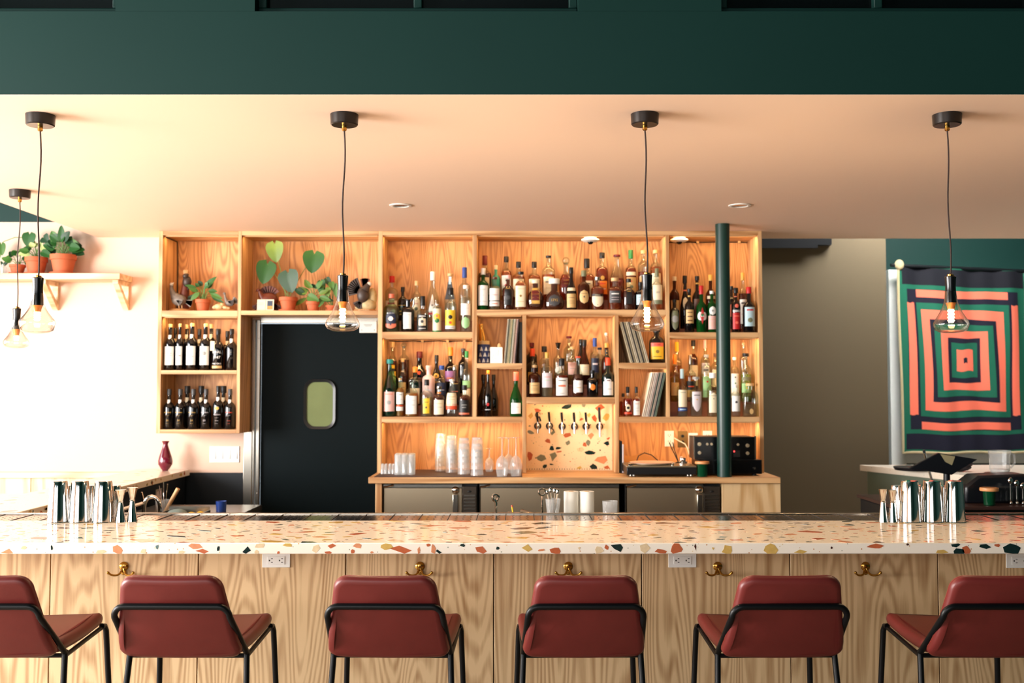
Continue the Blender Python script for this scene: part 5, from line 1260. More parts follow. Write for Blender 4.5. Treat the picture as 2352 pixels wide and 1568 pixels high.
r2 = [(204, 190, 158), (60, 56, 50), (176, 160, 126), (224, 212, 184), (90, 84, 74)]
records('D1', cx_(1449), 9, .013, -15, 'records beside the fat jug bottle', '%s record from the fat black jug bottle in its leaning row', .29, order=r2)
r3 = [(240, 226, 204), (228, 206, 184), (236, 228, 214), (196, 170, 160), (70, 96, 88), (208, 190, 170), (60, 70, 76), (120, 140, 120)]
records('D2', cx_(1475), 8, .011, 13, 'records beside the bitters bottles', '%s record from the small bitters bottles in their leaning row', .31, order=r3)
Y = YC + .12
t = thing('gift_tube', 'navy and white patterned gift tube holding a gold bottle', 'tube', (cx_(1110), Y, SH['C1'] + .0004))
H = PZ(791, Y) - SH['C1']; rr = 14.3 * Y / F
obj('body', MB().lathe([(rr, 0), (rr, H)], 26), mat('navy_wrap', (34, 48, 98), .5), t)
for i in range(9):
    a = -PI / 2 + (i % 3 - 1) * .75 + .2 * (i // 3); zz = H * (.16 + .3 * (i // 3))
    obj('white_motif', MB().grid(lambda u, v: ((rr + .0008) * math.cos(a + (u - .5) * .42 * (1.3 - v)), (rr + .0008) * math.sin(a + (u - .5) * .42 * (1.3 - v)), zz + (v - .5) * .026), 4, 3), mat('white_print', (228, 228, 226), .5), t)
obj('rim_band', MB().lathe([(rr * .93, H + .0002), (rr * .93, H + .024)], 24), pc('tan'), t)
t = thing('gold_bottle', 'gold foil bottle neck rising from the patterned gift tube', 'bottle', (cx_(1107), Y, SH['C1'] + H + .026))
obj('neck', MB().lathe([(.024, 0), (.022, .04), (.016, .07), (.014, .10), (.016, .104), (.015, .118)], 20), mat('gold_foil', (206, 150, 70), .18, 1.0), t)
t.rotation_euler = (0, -.10, 0)
t = thing('paper_bag', 'small cream paper bag with a pencil sketch beside the gift tube', 'bag', (cx_(1140), YC + .03, SH['C1'] + .0004))
obj('bag', MB().box(-.042, .042, 0, .05, 0, PZ(797, YC + .03) - SH['C1']), pc('wht2'), t, .003)
obj('sketch', MB().tube([(-.03, -.0005, .03), (-.02, -.0005, .06), (-.005, -.0005, .05), (.0, -.0005, .075)], .0008, 4).tube([(.01, -.0005, .05), (.014, -.0005, .09)], .001, 4).tube([(-.028, -.0005, .02), (-.01, -.0005, .035), (.005, -.0005, .03)], .0008, 4), pc('grey'), t)
obj('tissue', MB().ball((.018, .025, .118), (.012, .010, .022), 8, 6), pc('cork'), t)
t = thing('record_sleeve', 'lone record sleeve standing on edge beside the turntable', 'record', (cx_(1424), YC + .01, CTR + .0003))
obj('sleeve', MB().box(0, .012, 0, .25, 0, .215), M_BLACK, t, .001)
obj('inner_edge', MB().box(.0125, .024, -.006, .24, 0, .195), pc('lav'), t, .003)

# ---- turntable
Yt = YK + .03
xt0, xt1 = PX(1440, Yt, 1080), PX(1600, Yt, 1080); xm = (xt0 + xt1) / 2; hw = (xt1 - xt0) / 2
t = thing('turntable', 'black and silver turntable with a pink record on its platter', 'turntable', (xm, Yt, CTR))
for sx_ in (-hw + .03, -hw + .05, hw - .05, hw - .03):
    for sy in (.03, .29): obj('foot', MB().lathe([(.011, 0), (.013, .004), (.011, .014)], 12, (sx_, sy, 0)), M_STEEL, t)
obj('plinth', MB().box(-hw, hw, 0, .33, .014, .062), mat('turntable_black', (20, 20, 22), .35), t, .004)
obj('top_plate', MB().box(-hw, hw, 0, .33, .0622, .072), mat('champagne_metal', (150, 142, 120), .3, .7), t, .002)
obj('platter', MB().lathe([(.145, .0722), (.150, .078), (.148, .084)], 40, (-.045, .165, 0)), M_STEEL, t)
obj('record', MB().lathe([(.146, .0842), (.147, .086), (.02, .0865)], 40, (-.045, .165, 0)), mat('pink_vinyl', (236, 196, 178), .3), t)
for px_ in ((-hw + .02, .025), (-hw + .034, .03), (.075, .025)): obj('knob', MB().lathe([(.009, .0722), (.009, .084), (.006, .086)], 14, (px_[0], px_[1], 0)), M_CHROME, t)
ta = obj('tonearm', MB().tube([(.175, .26, .10), (.17, .16, .10), (.14, .09, .096), (.11, .07, .09)], .004, 8).box(.10, .122, .055, .075, .087, .092), M_CHROME, t)
obj('arm_base', MB().lathe([(.03, .0722), (.03, .085), (.022, .088), (.022, .108), (.012, .112)], 20, (.175, .255, 0)), M_CHROME, ta)
obj('counterweight', MB().tube([(.175, .27, .10), (.176, .30, .10)], .014, 12), M_WHITE, ta)
ca = thing('loose_cable', 'black cable looping up behind the turntable', 'cable', (xm, Yt + .36, CTR))
obj('wire', MB().tube([(-.16, 0, .004), (-.13, 0, .06), (-.11, 0, .115), (-.07, 0, .135), (-.02, 0, .12), (.02, 0, .085), (.05, 0, .05), (.08, 0, .02), (.15, 0, .004)], .0035, 8), M_BLACK, ca)
cb_ = thing('cardboard_flap', 'crumpled brown cardboard behind the turntable', 'cardboard', (xm - .13, YW - .045, CTR + .0003))
obj('sheet', MB().grid(lambda u, v: (-.09 + .27 * u, .006 * math.sin(u * 9 + v * 5), v * (.125 - .03 * abs(math.sin(u * 5.5)))), 12, 6), mat('cardboard', (190, 138, 84), .8), cb_)
# ---- amplifier and receiver
Yr = YK + .125
xr0, xr1 = PX(1606, Yr, 1070), PX(1750, Yr, 1070); hw = (xr1 - xr0) / 2
t = thing('receiver', 'low black audio receiver under the knobbed amplifier', 'receiver', ((xr0 + xr1) / 2, Yr, CTR))
zr1 = PZ(1056, Yr) - CTR
obj('case', MB().box(-hw, hw, .006, .30, .012, zr1), M_BLACK, t, .004)
obj('front_panel', MB().box(-hw, hw, 0, .0055, .012, zr1), mat('gloss_black', (10, 12, 14), .15), t)
for s in (-1, 1): obj('foot', MB().lathe([(.014, 0), (.014, .012)], 12, (s * (hw - .04), .05, 0)), M_BLACK, t)
obj('knob', MB().lathe([(.008, 0), (.008, .01)], 12), M_STEEL, t).rotation_euler = (PI / 2, 0, 0)
t.children[-1].location = (hw - .05, 0, .05)
Ya = Yr + .03
xa0, xa1 = PX(1592, Ya, 1030), PX(1737, Ya, 1030); hw = (xa1 - xa0) / 2; za = CTR + zr1 + .0004; ha = PZ(1003, Ya) - za
t = thing('amplifier', 'black amplifier with round knobs and silver side rails', 'amplifier', ((xa0 + xa1) / 2, Ya, za))
obj('case', MB().box(-hw + .012, hw - .012, .012, .24, 0, ha), M_BLACK, t, .003)
for s in (-1, 1): obj('side_rail', MB().box(s * (hw - .006) - .005, s * (hw - .006) + .005, -.004, .012, .002, ha + .006), M_STEEL, t)
obj('face_plate', MB().box(-hw + .012, hw - .012, 0, .0115, 0, ha), mat('gloss_black', (10, 12, 14), .15), t)
M_KN = mat('knob_ivory', (214, 200, 170), .3, .5)
for fx, fz, r_ in ((-.80, .68, .013), (-.80, .30, .012), (-.55, .68, .009), (-.42, .68, .009), (.42, .66, .009), (.72, .62, .013), (.72, .28, .012)):
    k = obj('knob', MB().lathe([(r_, 0), (r_ * .95, .008), (r_ * .62, .0082), (r_ * .6, .018)], 18), M_KN, t)
    k.rotation_euler = (PI / 2, 0, 0); k.location = (fx * hw, -.0002, fz * ha)
obj('power_light', MB().ball((.30 * hw, -.001, .36 * ha), .005, 10, 6), mat('red_led', (255, 40, 40), .4, emit=6), t)
obj('display_window', MB().box(.28 * hw, .48 * hw, -.0012, -.0002, .12 * ha, .40 * ha), M_SLOT, t)
Yl = YK + .05
t = thing('candle_cup', 'green glass cup with a wooden lid beside the turntable', 'cup', (PX(1613, Yl, 1080), Yl, CTR))
obj('cup', MB().lathe([(.030, 0), (.034, .004), (.036, .085)], 24), mat('deep_green_glass', (14, 74, 44), .08, trans=.3), t)
obj('lid', MB().lathe([(.047, .0852), (.048, .090), (.046, .100)], 28), mat('lid_wood', (222, 156, 100), .45), t)
# ---- outlets on the back panel above the turntable
for px, py, lab, mm in ((1537, 1007, 'white wall outlet with two black plugs above the turntable', M_WHITE), (1592, 1012, 'white wall plate half behind the amplifier', M_WHITE), (1625, 1007, 'white wall plate above the amplifier, next to the column', M_WHITE)):
    outlet(px, py, YW - .0125, .066, .112, lab, False, 'outlets above the turntable')
t = thing('volume_plate', 'brass wall plate with two black knobs above the turntable', 'wall plate', (PX(1567, YW, 1008), YW - .0115, PZ(1008, YW)))
obj('plate', MB().box(-.036, .036, -.006, 0, -.058, .058), mat('antique_brass', (150, 120, 76), .35, .8), t, .002)
for z in (.022, -.02):
    k = obj('knob', MB().lathe([(.012, 0), (.010, .012)], 14), M_BLACK, t); k.rotation_euler = (PI / 2, 0, 0); k.location = (0, -.006, z)
t = thing('plug_cord', 'black twin cords hanging from the outlet behind the turntable', 'cord', (PX(1540, YW, 1015), YW - .02, PZ(1016, YW)))
for s in (-1, 1): obj('cord', MB().tube([(s * .012, -.006, 0), (s * .012, -.02, -.004), (.01 + s * .008, -.03, -.04), (.03 + s * .004, -.035, -.09), (.045, -.03, -.13)], .0035, 8), M_BLACK, t)
t = thing('white_cord', 'white cord running down behind the amplifier', 'cord', (PX(1548, YW, 1005), YW - .02, PZ(1005, YW)))
obj('cord', MB().tube([(0, 0, 0), (.03, -.02, -.02), (.07, -.03, -.04), (.09, -.03, -.075), (.10, -.03, -.115)], .0045, 8), mat('ivory_cord', (226, 212, 186), .5), t)

# ================================================================ plants
M_TERRA = mat('terracotta', (190, 98, 60), .7, vary=.12, vscale=14)
M_SOIL = mat('soil', (50, 36, 28), .9)
def leafmat(k):
    c = {'g': (38, 86, 32), 'd': (24, 60, 28), 'y': (88, 116, 40), 'l': (70, 112, 44), 'p': (176, 186, 118)}[k]
    return mat('leaf_' + k, c, .5, vary=.22, vscale=22)
def leaf_mesh(base, tip, w, normal, heart=True, droop=.12, fold=.16):
    b, tp = Vector(base), Vector(tip); d = tp - b; L = d.length; d.normalize()
    n = Vector(normal); n = (n - d * n.dot(d)).normalized(); s = d.cross(n)
    def f(u, v):
        q = u * 2 - 1
        hw = w / 2 * (math.sin(PI * v ** .56) ** .62 if 0 < v < 1 else 0) if heart else w / 2 * math.sin(PI * v ** .85) ** .9 if 0 < v < 1 else 0
        if v == 0: hw = w * .10 if heart else 0
        al = v * L - (.30 * L * abs(q) ** 1.3 * (1 - abs(q) * .35) * (1 - v) ** 1.8 if heart else 0)
        return b + d * al + s * (q * hw) + n * (fold * abs(q) * hw - droop * L * v * v)
    return MB().grid(f, 8, 10)
def pot(parent, r, h, saucer=True):
    z = .012 if saucer else 0
    if saucer: obj('saucer', MB().lathe([(r * .82, 0), (r * 1.02, .002), (r * 1.06, .014), (r * .98, .0142)], 24), M_TERRA, parent)
    obj('pot', MB().lathe([(r * .70, z + .0005), (r * .90, z + h * .70), (r * .92, z + h * .70), (r * 1.0, z + h * .72), (r * 1.0, z + h), (r * .9, z + h), (r * .88, z + h - .01)], 26), M_TERRA, parent)
    obj('soil', MB().lathe([(r * .86, z + h - .012), (r * .86, z + h - .009)], 20), M_SOIL, parent)
def plant(px0, px1, py0, py1, Y, zb, lab, leaves, saucer=True, group=None):
    """leaves: (base px, base py, tip px, tip py, width px, kind, heart, depth offset)"""
    s = Y / F; xc = PX((px0 + px1) / 2, Y, py1); r = (px1 - px0) / 2 * s; h = (py1 - py0) * s - (.012 if saucer else 0)
    t = thing('potted_plant', lab, 'plant', (xc, Y, zb + .0003), 0, group)
    pot(t, r, h, saucer)
    zt_ = h + (.012 if saucer else 0) - .011
    rr = random.Random(int(px0))
    for bx, by, tx, ty, w, k, heart, dy in leaves:
        b = Vector((PX(bx, Y, by) - xc, dy, PZ(by, Y) - zb)); tp = Vector((PX(tx, Y, ty) - xc, dy - .015, PZ(ty, Y) - zb))
        nrm = Vector((rr.uniform(-.35, .35), -1, rr.uniform(.1, .5)))
        lo = obj('leaf', leaf_mesh(b, tp, w * s, nrm, heart), leafmat(k), t)
        root = Vector((rr.uniform(-.3, .3) * r, rr.uniform(-.2, .2) * r, zt_))
        mid = (root + b) / 2 + Vector((0, 0, .012))
        obj('stem', MB().tube([root, mid, b], [.0026, .0022, .0016], 6), mat('plant_stem', (98, 130, 60), .5), t)
Yp = YC + .11; Zp = S_A
plant(641, 683, 677, 710, Yp, Zp, 'terracotta potted philodendron with four big heart leaves over the door', [
    (630, 560, 634, 602, 42, 'y', True, .01), (614, 606, 604, 652, 46, 'g', True, .0), (664, 628, 672, 673, 52, 'd', True, -.03), (722, 583, 716, 627, 50, 'g', True, .0)])
def spray(cx, cy, n, rx, ry, kinds, seed, heart, wpx, lpx):
    rr = random.Random(seed); out = []
    for i in range(n):
        a = PI * (.02 + .96 * (i + rr.random() * .6) / n)
        bx, by = cx + rx * .55 * math.cos(a), cy - ry * .60 * math.sin(a)
        L = lpx * rr.uniform(.75, 1.2); a2 = a + rr.uniform(-.4, .4)
        out.append((bx, by, bx + L * math.cos(a2), by - L * math.sin(a2) * rr.uniform(.3, 1.0) + (0 if rr.random() < .5 else L * .5), wpx * rr.uniform(.8, 1.2), rr.choice(kinds), heart, rr.uniform(-.035, .03)))
    return out
plant(449, 483, 683, 711, Yp, Zp, 'small terracotta pot of striped lance-leaved plant beside the turkey', spray(466, 682, 14, 30, 44, 'gdpl', 3, False, 11, 30) + [(468, 664, 497, 634, 15, 'g', False, 0), (460, 672, 440, 690, 12, 'l', False, -.02)], False)
plant(703, 736, 688, 711, Yp, Zp, 'terracotta pot of cream-edged green plant near the rearing bird', spray(719, 688, 15, 30, 44, 'gdyl', 8, False, 13, 28) + [(712, 682, 735, 692, 20, 'l', True, -.03)], False)
plant(748, 778, 697, 711, Yp + .02, Zp, 'trailing pothos in a terracotta pot behind the pendant lamp', [(750, 640, 760, 656, 16, 'd', True, 0), (737, 646, 744, 668, 20, 'g', True, 0), (762, 650, 766, 668, 15, 'l', True, -.02), (756, 664, 752, 688, 16, 'y', True, -.03), (770, 655, 774, 684, 14, 'l', True, -.02), (742, 688, 734, 706, 14, 'l', True, -.03)], True)
Ysh = 7.37
plant(116, 174, 580, 626, Ysh, zs, 'bushy green pothos in a large terracotta pot on the wall shelf', spray(145, 580, 22, 44, 50, 'gdgl', 11, True, 20, 26), True)
plant(58, 108, 586, 626, Ysh, zs, 'heart-leaved pale plant in a terracotta pot, middle of the wall shelf', [(68, 538, 66, 568, 32, 'g', True, 0), (100, 545, 112, 555, 26, 'd', True, 0)] + spray(84, 588, 14, 34, 40, 'plgp', 12, True, 15, 20), True)
plant(22, 58, 603, 626, Ysh, zs, 'small leafy seedling in a small terracotta pot on the wall shelf', spray(40, 604, 10, 28, 36, 'gdl', 13, True, 14, 18), True)
t = thing('glass_jar', 'clear glass jar holding a cutting on the wall shelf', 'jar', (PX(8, Ysh, 615), Ysh, zs + .0003))
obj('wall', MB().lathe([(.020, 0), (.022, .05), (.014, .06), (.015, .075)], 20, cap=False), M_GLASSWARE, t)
for i in range(5):
    a = i * 1.25; obj('leaf', leaf_mesh((.006 * math.cos(a), .004, .07), (.03 * math.cos(a), .004, .09 + .01 * math.sin(a * 2)), .02, (.1, -1, .3)), leafmat('d'), t)
obj('stem', MB().tube([(0, 0, .01), (.002, 0, .075)], .002, 6), mat('plant_stem', (98, 130, 60), .5), t)
t = thing('trailing_stem', 'long leafy stem arching over the wall shelf', 'plant', (PX(10, Ysh, 545), Ysh + .03, zs + .0003))
obj('stem', MB().tube([(-.08, 0, .02), (-.075, 0, .14), (-.02, 0, .24), (.06, 0, .27), (.14, 0, .27)], .003, 6), mat('plant_stem', (98, 130, 60), .5), t)
for x_, z_ in ((-.03, .22), (-.06, .18)): obj('leaf', leaf_mesh((x_, -.01, z_), (x_ + .01, -.02, z_ - .08), .06, (.2, -1, .2)), leafmat('l'), t)

# ================================================================ figurines on the top shelf
M_FBASE = mat('figurine_base', (186, 140, 90), .5, vary=.3, vscale=40)
M_FDARK = mat('figurine_dark_feather', (58, 46, 40), .45, vary=.5, vscale=60)
M_FRED = mat('figurine_russet', (104, 48, 32), .4, vary=.4, vscale=50)
M_FROCK = mat('figurine_stone', (176, 158, 116), .55, vary=.4, vscale=40)
M_FGREY = mat('figurine_grey', (120, 112, 104), .45, vary=.4, vscale=50)
def fig(px, py, lab, Y=YC + .12): return thing('figurine', lab, 'figurine', (PX(px, Y, py), Y, S_A + .0004), 0, 'bird decanter figurines')
def feathers(mb, c, n, L, w, a0, a1, tilt=0.0, plane='xz'):
    for i in range(n):
        a = R(a0 + (a1 - a0) * i / max(1, n - 1)); d = Vector((math.cos(a), tilt, math.sin(a)))
        p = Vector(c); q = p + d * L; s = Vector((-math.sin(a), 0, math.cos(a))) * w / 2; th = Vector((0, .003, 0))
        mb.add([p - s * .4 - th, p + s * .4 - th, q + s - th, q - s - th, p - s * .4 + th, p + s * .4 + th, q + s + th, q - s + th], [(0, 1, 2, 3), (7, 6, 5, 4), (0, 4, 5, 1), (1, 5, 6, 2), (2, 6, 7, 3), (3, 7, 4, 0)])
# turkey with stump and raccoon
t = fig(413, 712, 'ceramic turkey by a tree stump with a raccoon on top')
obj('base', MB().lathe([(.074, 0), (.078, .008), (.066, .018), (.03, .022)], 24, ys=.8), M_FBASE, t)
b = obj('turkey_body', MB().ball((.0, -.02, .080), (.052, .036, .040), 18, 12).ball((-.02, -.02, .095), (.034, .03, .036), 14, 10).tube([(-.028, -.02, .10), (-.046, -.022, .135), (-.054, -.022, .165), (-.052, -.022, .182)], [.030, .019, .013, .011], 12), M_FGREY, t)
obj('turkey_head', MB().ball((-.052, -.024, .190), (.014, .012, .013), 12, 8).tube([(-.046, -.024, .192), (-.036, -.024, .204)], [.006, .002], 6), mat('figurine_pale', (206, 198, 186), .45, vary=.2, vscale=60), t)
obj('legs', MB().tube([(.0, -.02, .05), (.002, -.02, .02)], .005, 8).tube([(.02, -.02, .05), (.022, -.02, .02)], .005, 8), M_FBASE, t)
f = MB(); feathers(f, (.03, -.02, .075), 6, .065, .018, -35, 0); obj('tail', f, M_FGREY, t)
f = MB(); feathers(f, (-.01, -.052, .08), 5, .045, .014, -60, -10); obj('wing', f, M_FGREY, t)
obj('stump', MB().tube([(.012, .03, .018), (.02, .03, .10), (.028, .03, .18), (.03, .03, .27)], [.042, .036, .028, .018], 10), M_FRED, t)
rc = obj('raccoon', MB().ball((.046, .006, .212), (.032, .028, .040), 14, 10).ball((.040, -.008, .250), (.022, .020, .019), 12, 8).ball((.034, -.006, .26), .006, 8, 6).ball((.056, -.006, .26), .006, 8, 6).tube([(.06, .01, .20), (.066, .0, .17), (.055, -.01, .155)], [.010, .012, .006], 8), M_FDARK, t)
obj('stump_top', MB().lathe([(.018, .27), (.020, .285), (.017, .297)], 10, (.03, .03, 0), sq=4), M_FBASE, t)
# small bird with resting hound
t = fig(515, 712, 'small ceramic bird beside a curled pale animal, next to the lance-leaved plant')
obj('base', MB().lathe([(.076, 0), (.080, .008), (.06, .016)], 24, ys=.7), M_FBASE, t)
obj('resting_animal', MB().ball((-.034, -.01, .034), (.036, .026, .022), 14, 8).ball((-.062, -.016, .03), (.018, .015, .014), 10, 8).ball((-.014, -.01, .042), (.018, .016, .02), 10, 8).tube([(.0, -.02, .03), (.02, -.03, .026), (.04, -.02, .022)], .009, 8), mat('figurine_cream', (214, 186, 138), .5, vary=.2, vscale=40), t)
obj('bird_body', MB().ball((.036, .012, .062), (.034, .024, .022), 14, 8).tube([(.015, .01, .07), (.004, .01, .10), (.0, .01, .125)], [.015, .009, .007], 10).ball((-.003, .01, .13), (.011, .009, .009), 10, 8), M_FGREY, t)
f = MB(); feathers(f, (.045, .012, .06), 5, .05, .018, 5, 60); obj('tail', f, M_FGREY, t)
f = MB(); feathers(f, (.03, -.014, .07), 4, .04, .014, -40, 10); obj('wing', f, M_FDARK, t)
# turkey behind an open picture booklet
t = fig(610, 712, 'russet ceramic turkey with a fanned tail behind an open picture booklet')
obj('base', MB().lathe([(.07, 0), (.072, .008), (.06, .014)], 24, ys=.8), M_FBASE, t)
obj('body', MB().ball((.018, .02, .080), (.066, .040, .056), 18, 12).tube([(-.02, .01, .09), (-.036, .0, .12), (-.044, -.006, .145)], [.026, .016, .011], 10).ball((-.05, -.008, .152), (.014, .012, .012), 12, 8).tube([(-.06, -.01, .15), (-.068, -.012, .135)], [.006, .002], 6), M_FRED, t)
f = MB(); feathers(f, (.012, .04, .10), 7, .085, .026, 40, 130); obj('tail', f, M_FRED, t)
f = MB(); feathers(f, (-.03, -.005, .07), 5, .07, .02, 215, 262); obj('wing', f, M_FRED, t)
f = MB(); feathers(f, (.05, .0, .07), 5, .07, .02, 278, 322); obj('wing', f, M_FRED, t)
t = thing('booklet', 'small open booklet with a picture page leaning on the russet turkey', 'booklet', (PX(609, YC + .05, 708), YC + .055, S_A + .0004))
obj('text_page', MB().box(-.058, -.001, -.002, .002, 0, .082), pc('cream'), t).rotation_euler = (-.12, 0, 0)
pg = obj('picture_page', MB().box(.001, .058, -.002, .002, 0, .082), pc('cream'), t); pg.rotation_euler = (-.12, 0, 0)
obj('picture', MB().box(.012, .050, -.0026, -.002, .012, .072), mat('picture_blue', (62, 74, 92), .5, vary=.4, vscale=60), pg)
obj('picture', MB().box(.014, .048, -.003, -.0026, .014, .036), mat('picture_gold', (196, 146, 70), .5, vary=.3, vscale=80), pg)
obj('text_lines', MB().box(-.05, -.012, -.0026, -.002, .05, .052).box(-.05, -.012, -.0026, -.002, .058, .06).box(-.05, -.016, -.0026, -.002, .042, .044), pc('grey'), t).rotation_euler = (-.12, 0, 0)
for t_ in [q for q in bpy.data.objects if q.get('label', '').startswith('russet ceramic')]:
    vs, fs = text_mesh('WILD TURKEY', .013); obj('lettering', MB().add([(x, -.0585, .006 + y) for x, y in vs], fs), pc('brown'), t_, fix=False)
# rearing bird on a rock
t = fig(838, 712, 'ceramic bird with raised wings attacking on a stony base')
obj('base', MB().lathe([(.076, 0), (.080, .008), (.072, .016)], 24, ys=.75), M_FBASE, t)
vs, fs = text_mesh('WILD TURKEY', .012); obj('lettering', MB().add([(x, -.0612, .006 + y) for x, y in vs], fs), pc('cream'), t, fix=False)
obj('rock', MB().ball((.022, .0, .045), (.060, .042, .050), 12, 8).ball((.050, .01, .10), (.034, .030, .070), 10, 7).ball((-.03, .0, .03), (.04, .03, .03), 8, 6), M_FROCK, t)
obj('body', MB().ball((-.010, -.026, .115), (.042, .032, .056), 16, 12).tube([(.006, -.03, .15), (.022, -.034, .178), (.034, -.036, .188)], [.030, .020, .016], 10), M_FDARK, t)
obj('head', MB().ball((.036, -.036, .192), (.018, .015, .015), 12, 8).tube([(.028, -.04, .186), (.020, -.042, .176)], [.006, .002], 6), _m['figurine_pale'], t)
f = MB(); feathers(f, (-.02, -.02, .135), 9, .105, .024, 112, 190); obj('wing', f, M_FDARK, t)
f = MB(); feathers(f, (.0, .0, .14), 6, .095, .020, 75, 105); obj('wing', f, M_FRED, t)
f = MB(); feathers(f, (-.015, -.03, .08), 5, .065, .02, 205, 255); obj('tail', f, M_FDARK, t)

# ================================================================ vase, switches on the wall
Yv = YW - .16
t = thing('vase', 'glossy maroon ceramic vase on the side counter', 'vase', (PX(380, Yv, 1040), Yv, BAR + .0003))
k = .205
obj('body', MB().lathe([(.020, 0), (.022, .006), (.030, .014), (.048, .045), (.050, .068), (.043, .10), (.026, .15), (.017, .18), (.018, .19), (.027, .205), (.025, .206), (.012, .185)], 30), mat('maroon_glaze', (104, 24, 44), .08, coat=.6, vary=.3, vscale=12), t, sharp=60)
t = thing('switch_plate', 'white four-gang light switch plate beside the kitchen door', 'light switch', (PX(516, YW, 1043), YW, PZ(1043, YW)))
W, H = 68 * YW / F, 37 * YW / F
obj('plate', MB().box(-W / 2, W / 2, -.007, -.0002, -H / 2, H / 2), M_WHITE, t, .002)
for i in range(4):
    x = (-.36 + .24 * i) * W
    obj('rocker', MB().prism([(-.0068, -.032), (-.0068, .032), (-.009, .032), (-.013, -.032)], lambda u, v, d: (d, u, v), x - .014, x + .014), M_WHITE, t)

# ================================================================ sink station under the side counter
sk0, sk1 = xs1 + .0, PX(560, 6.3, 1160)
t = thing('sink_station', 'stainless underbar sink with gooseneck faucet below the side counter', 'sink', (0, 0, 0))
zsk = .90
obj('bench', MB().box(sk0, sk1, 5.45, 6.75, 0, zsk), M_STEEL, t, .004)
fx, fy = PX(343, 5.95, 1160), 5.95
zf = PZ(1138, 5.95)
pts = [(fx - .03, fy, zsk)] + [(fx - .03, fy, zf - .06)] + [(fx - .03 + .045 * (1 - math.cos(PI * k / 8)), fy, zf - .06 + .055 * math.sin(PI * k / 8)) for k in range(1, 9)] + [(fx + .062, fy, zf - .11)]
obj('faucet', MB().tube(pts, .012, 10), M_CHROME, t)
obj('faucet_lever', MB().tube([(fx - .03, fy, zf - .05), (fx - .04, fy - .01, zf + .02)], [.008, .004], 8).tube([(fx - .03, fy - .02, zf - .04), (fx - .2, fy - .12, zf - .09)], .009, 8), M_CHROME, t)
t = thing('tool_jar', 'glass jar of bar spoons and a muddler by the sink', 'jar', (PX(375, 6.1, 1165), 6.1, zsk + .0003))
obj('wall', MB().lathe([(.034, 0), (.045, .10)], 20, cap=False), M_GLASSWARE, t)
obj('muddler', MB().tube([(.0, 0, .01), (.085, 0, .165)], [.010, .012], 10), mat('muddler_wood', (206, 160, 110), .5), t)
for a, b in ((-.03, .18), (-.005, .2), (.02, .19)): obj('spoon', MB().tube([(.0, .01, .01), (a, .01, b)], .003, 6), M_CHROME, t)
t = thing('garnish_tray', 'shallow steel tray of lemons and a grey cloth by the sink', 'tray', (PX(432, 5.9, 1170), 5.9, zsk + .0003))
tr = MB().box(-.14, .10, -.09, .09, 0, .004).box(-.14, -.136, -.09, .09, .004, .055).box(.096, .10, -.09, .09, .004, .055).box(-.136, .096, .086, .09, .004, .075)
obj('pan', tr, M_STEEL, t)
obj('cloth', MB().ball((-.06, .0, .04), (.06, .05, .03), 12, 8), mat('grey_cloth', (120, 138, 136), .9, bump=.5, bscale=40), t)
for i, (x_, y_) in enumerate(((.02, 0), (.06, .03), (.045, -.035))):
    l_ = tag(obj('lemon', MB().ball((0, 0, 0), (.032, .025, .025), 14, 10).ball((.032, 0, 0), .007, 8, 6), mat('lemon_skin', (236, 190, 44), .45, bump=.3, bscale=200)), 'yellow lemon on the garnish tray by the sink', 'lemon', 'lemons on the tray')
    l_.location = (t.location.x + x_, 5.9 + y_, zsk + .0045 + .025); l_.rotation_euler = (0, 0, i)
t = thing('spray_bottle', 'blue and white spray bottle in front of the dark wall', 'bottle', (PX(508, 6.4, 1168), 6.4, zsk + .0003))
hh = PZ(1160, 6.4) - zsk
obj('body', MB().lathe([(.03, 0), (.032, .06), (.014, hh - .02), (.013, hh - .012)], 16), mat('blue_plastic', (40, 70, 150), .3), t)
obj('nozzle', MB().ball((.008, -.005, hh - .008), (.020, .016, .018), 10, 8), pc('cream'), t)
t = thing('notice_card', 'small grey notice card on the dark panel under the side counter', 'card', (PX(383, 6.9, 1138), 6.9, PZ(1138, 6.9)))
t.location.x = xs1 - .0295
obj('card', MB().box(0, .002, -.06, .06, -.04, .045), pc('grey'), t)
obj('print', MB().box(.002, .0024, -.045, .045, -.02, .03), pc('lav'), t)
# ================================================================ underbar bits in front of the coolers
zl = BAR - .035
t = thing('speed_shelf', 'stainless underbar shelf right behind the drip rail', 'shelf')
lx0, lx1 = PX(1000, YRL, 1180), PX(1500, YRL, 1180)
obj('ledge', MB().box(lx0, lx1, YRL + .0225, YRL + .34, zl - .02, zl), M_STEEL, t)
for x_ in (lx0 + .02, lx1 - .02): obj('leg', MB().tube([(x_, YRL + .2, 0), (x_, YRL + .2, zl - .02)], .015, 8), M_STEEL, t)
Yu = YRL + .13
def ub(name, px, lab, cat): return thing(name, lab, cat, (PX(px, Yu, 1150), Yu, zl + .0003))
def hz_(py): return PZ(py, Yu) - zl
t = ub('soda_tap', 1138, 'small curled chrome soda tap behind the drip rail', 'tap')
obj('stem', MB().tube([(0, 0, 0), (.002, 0, hz_(1155)), (-.006, 0, hz_(1146))], .007, 8), M_CHROME, t)
obj('head', MB().tube([(.016 * math.cos(a) * (1 - .03 * k), 0, hz_(1143) + .016 * math.sin(a)) for k, a in enumerate([q * .6 for q in range(13)])], .006, 8), M_CHROME, t)
t = ub('strainer', 1245, 'ring-headed steel strainer standing behind the drip rail', 'strainer')
obj('ring', MB().tube([(.016 * math.cos(a), 0, hz_(1130) + .016 * math.sin(a)) for a in [q * 2 * PI / 16 for q in range(17)]], .0045, 8), M_CHROME, t)
obj('handle', MB().tube([(0, 0, .002), (0, 0, hz_(1139))], .006, 8), M_CHROME, t)
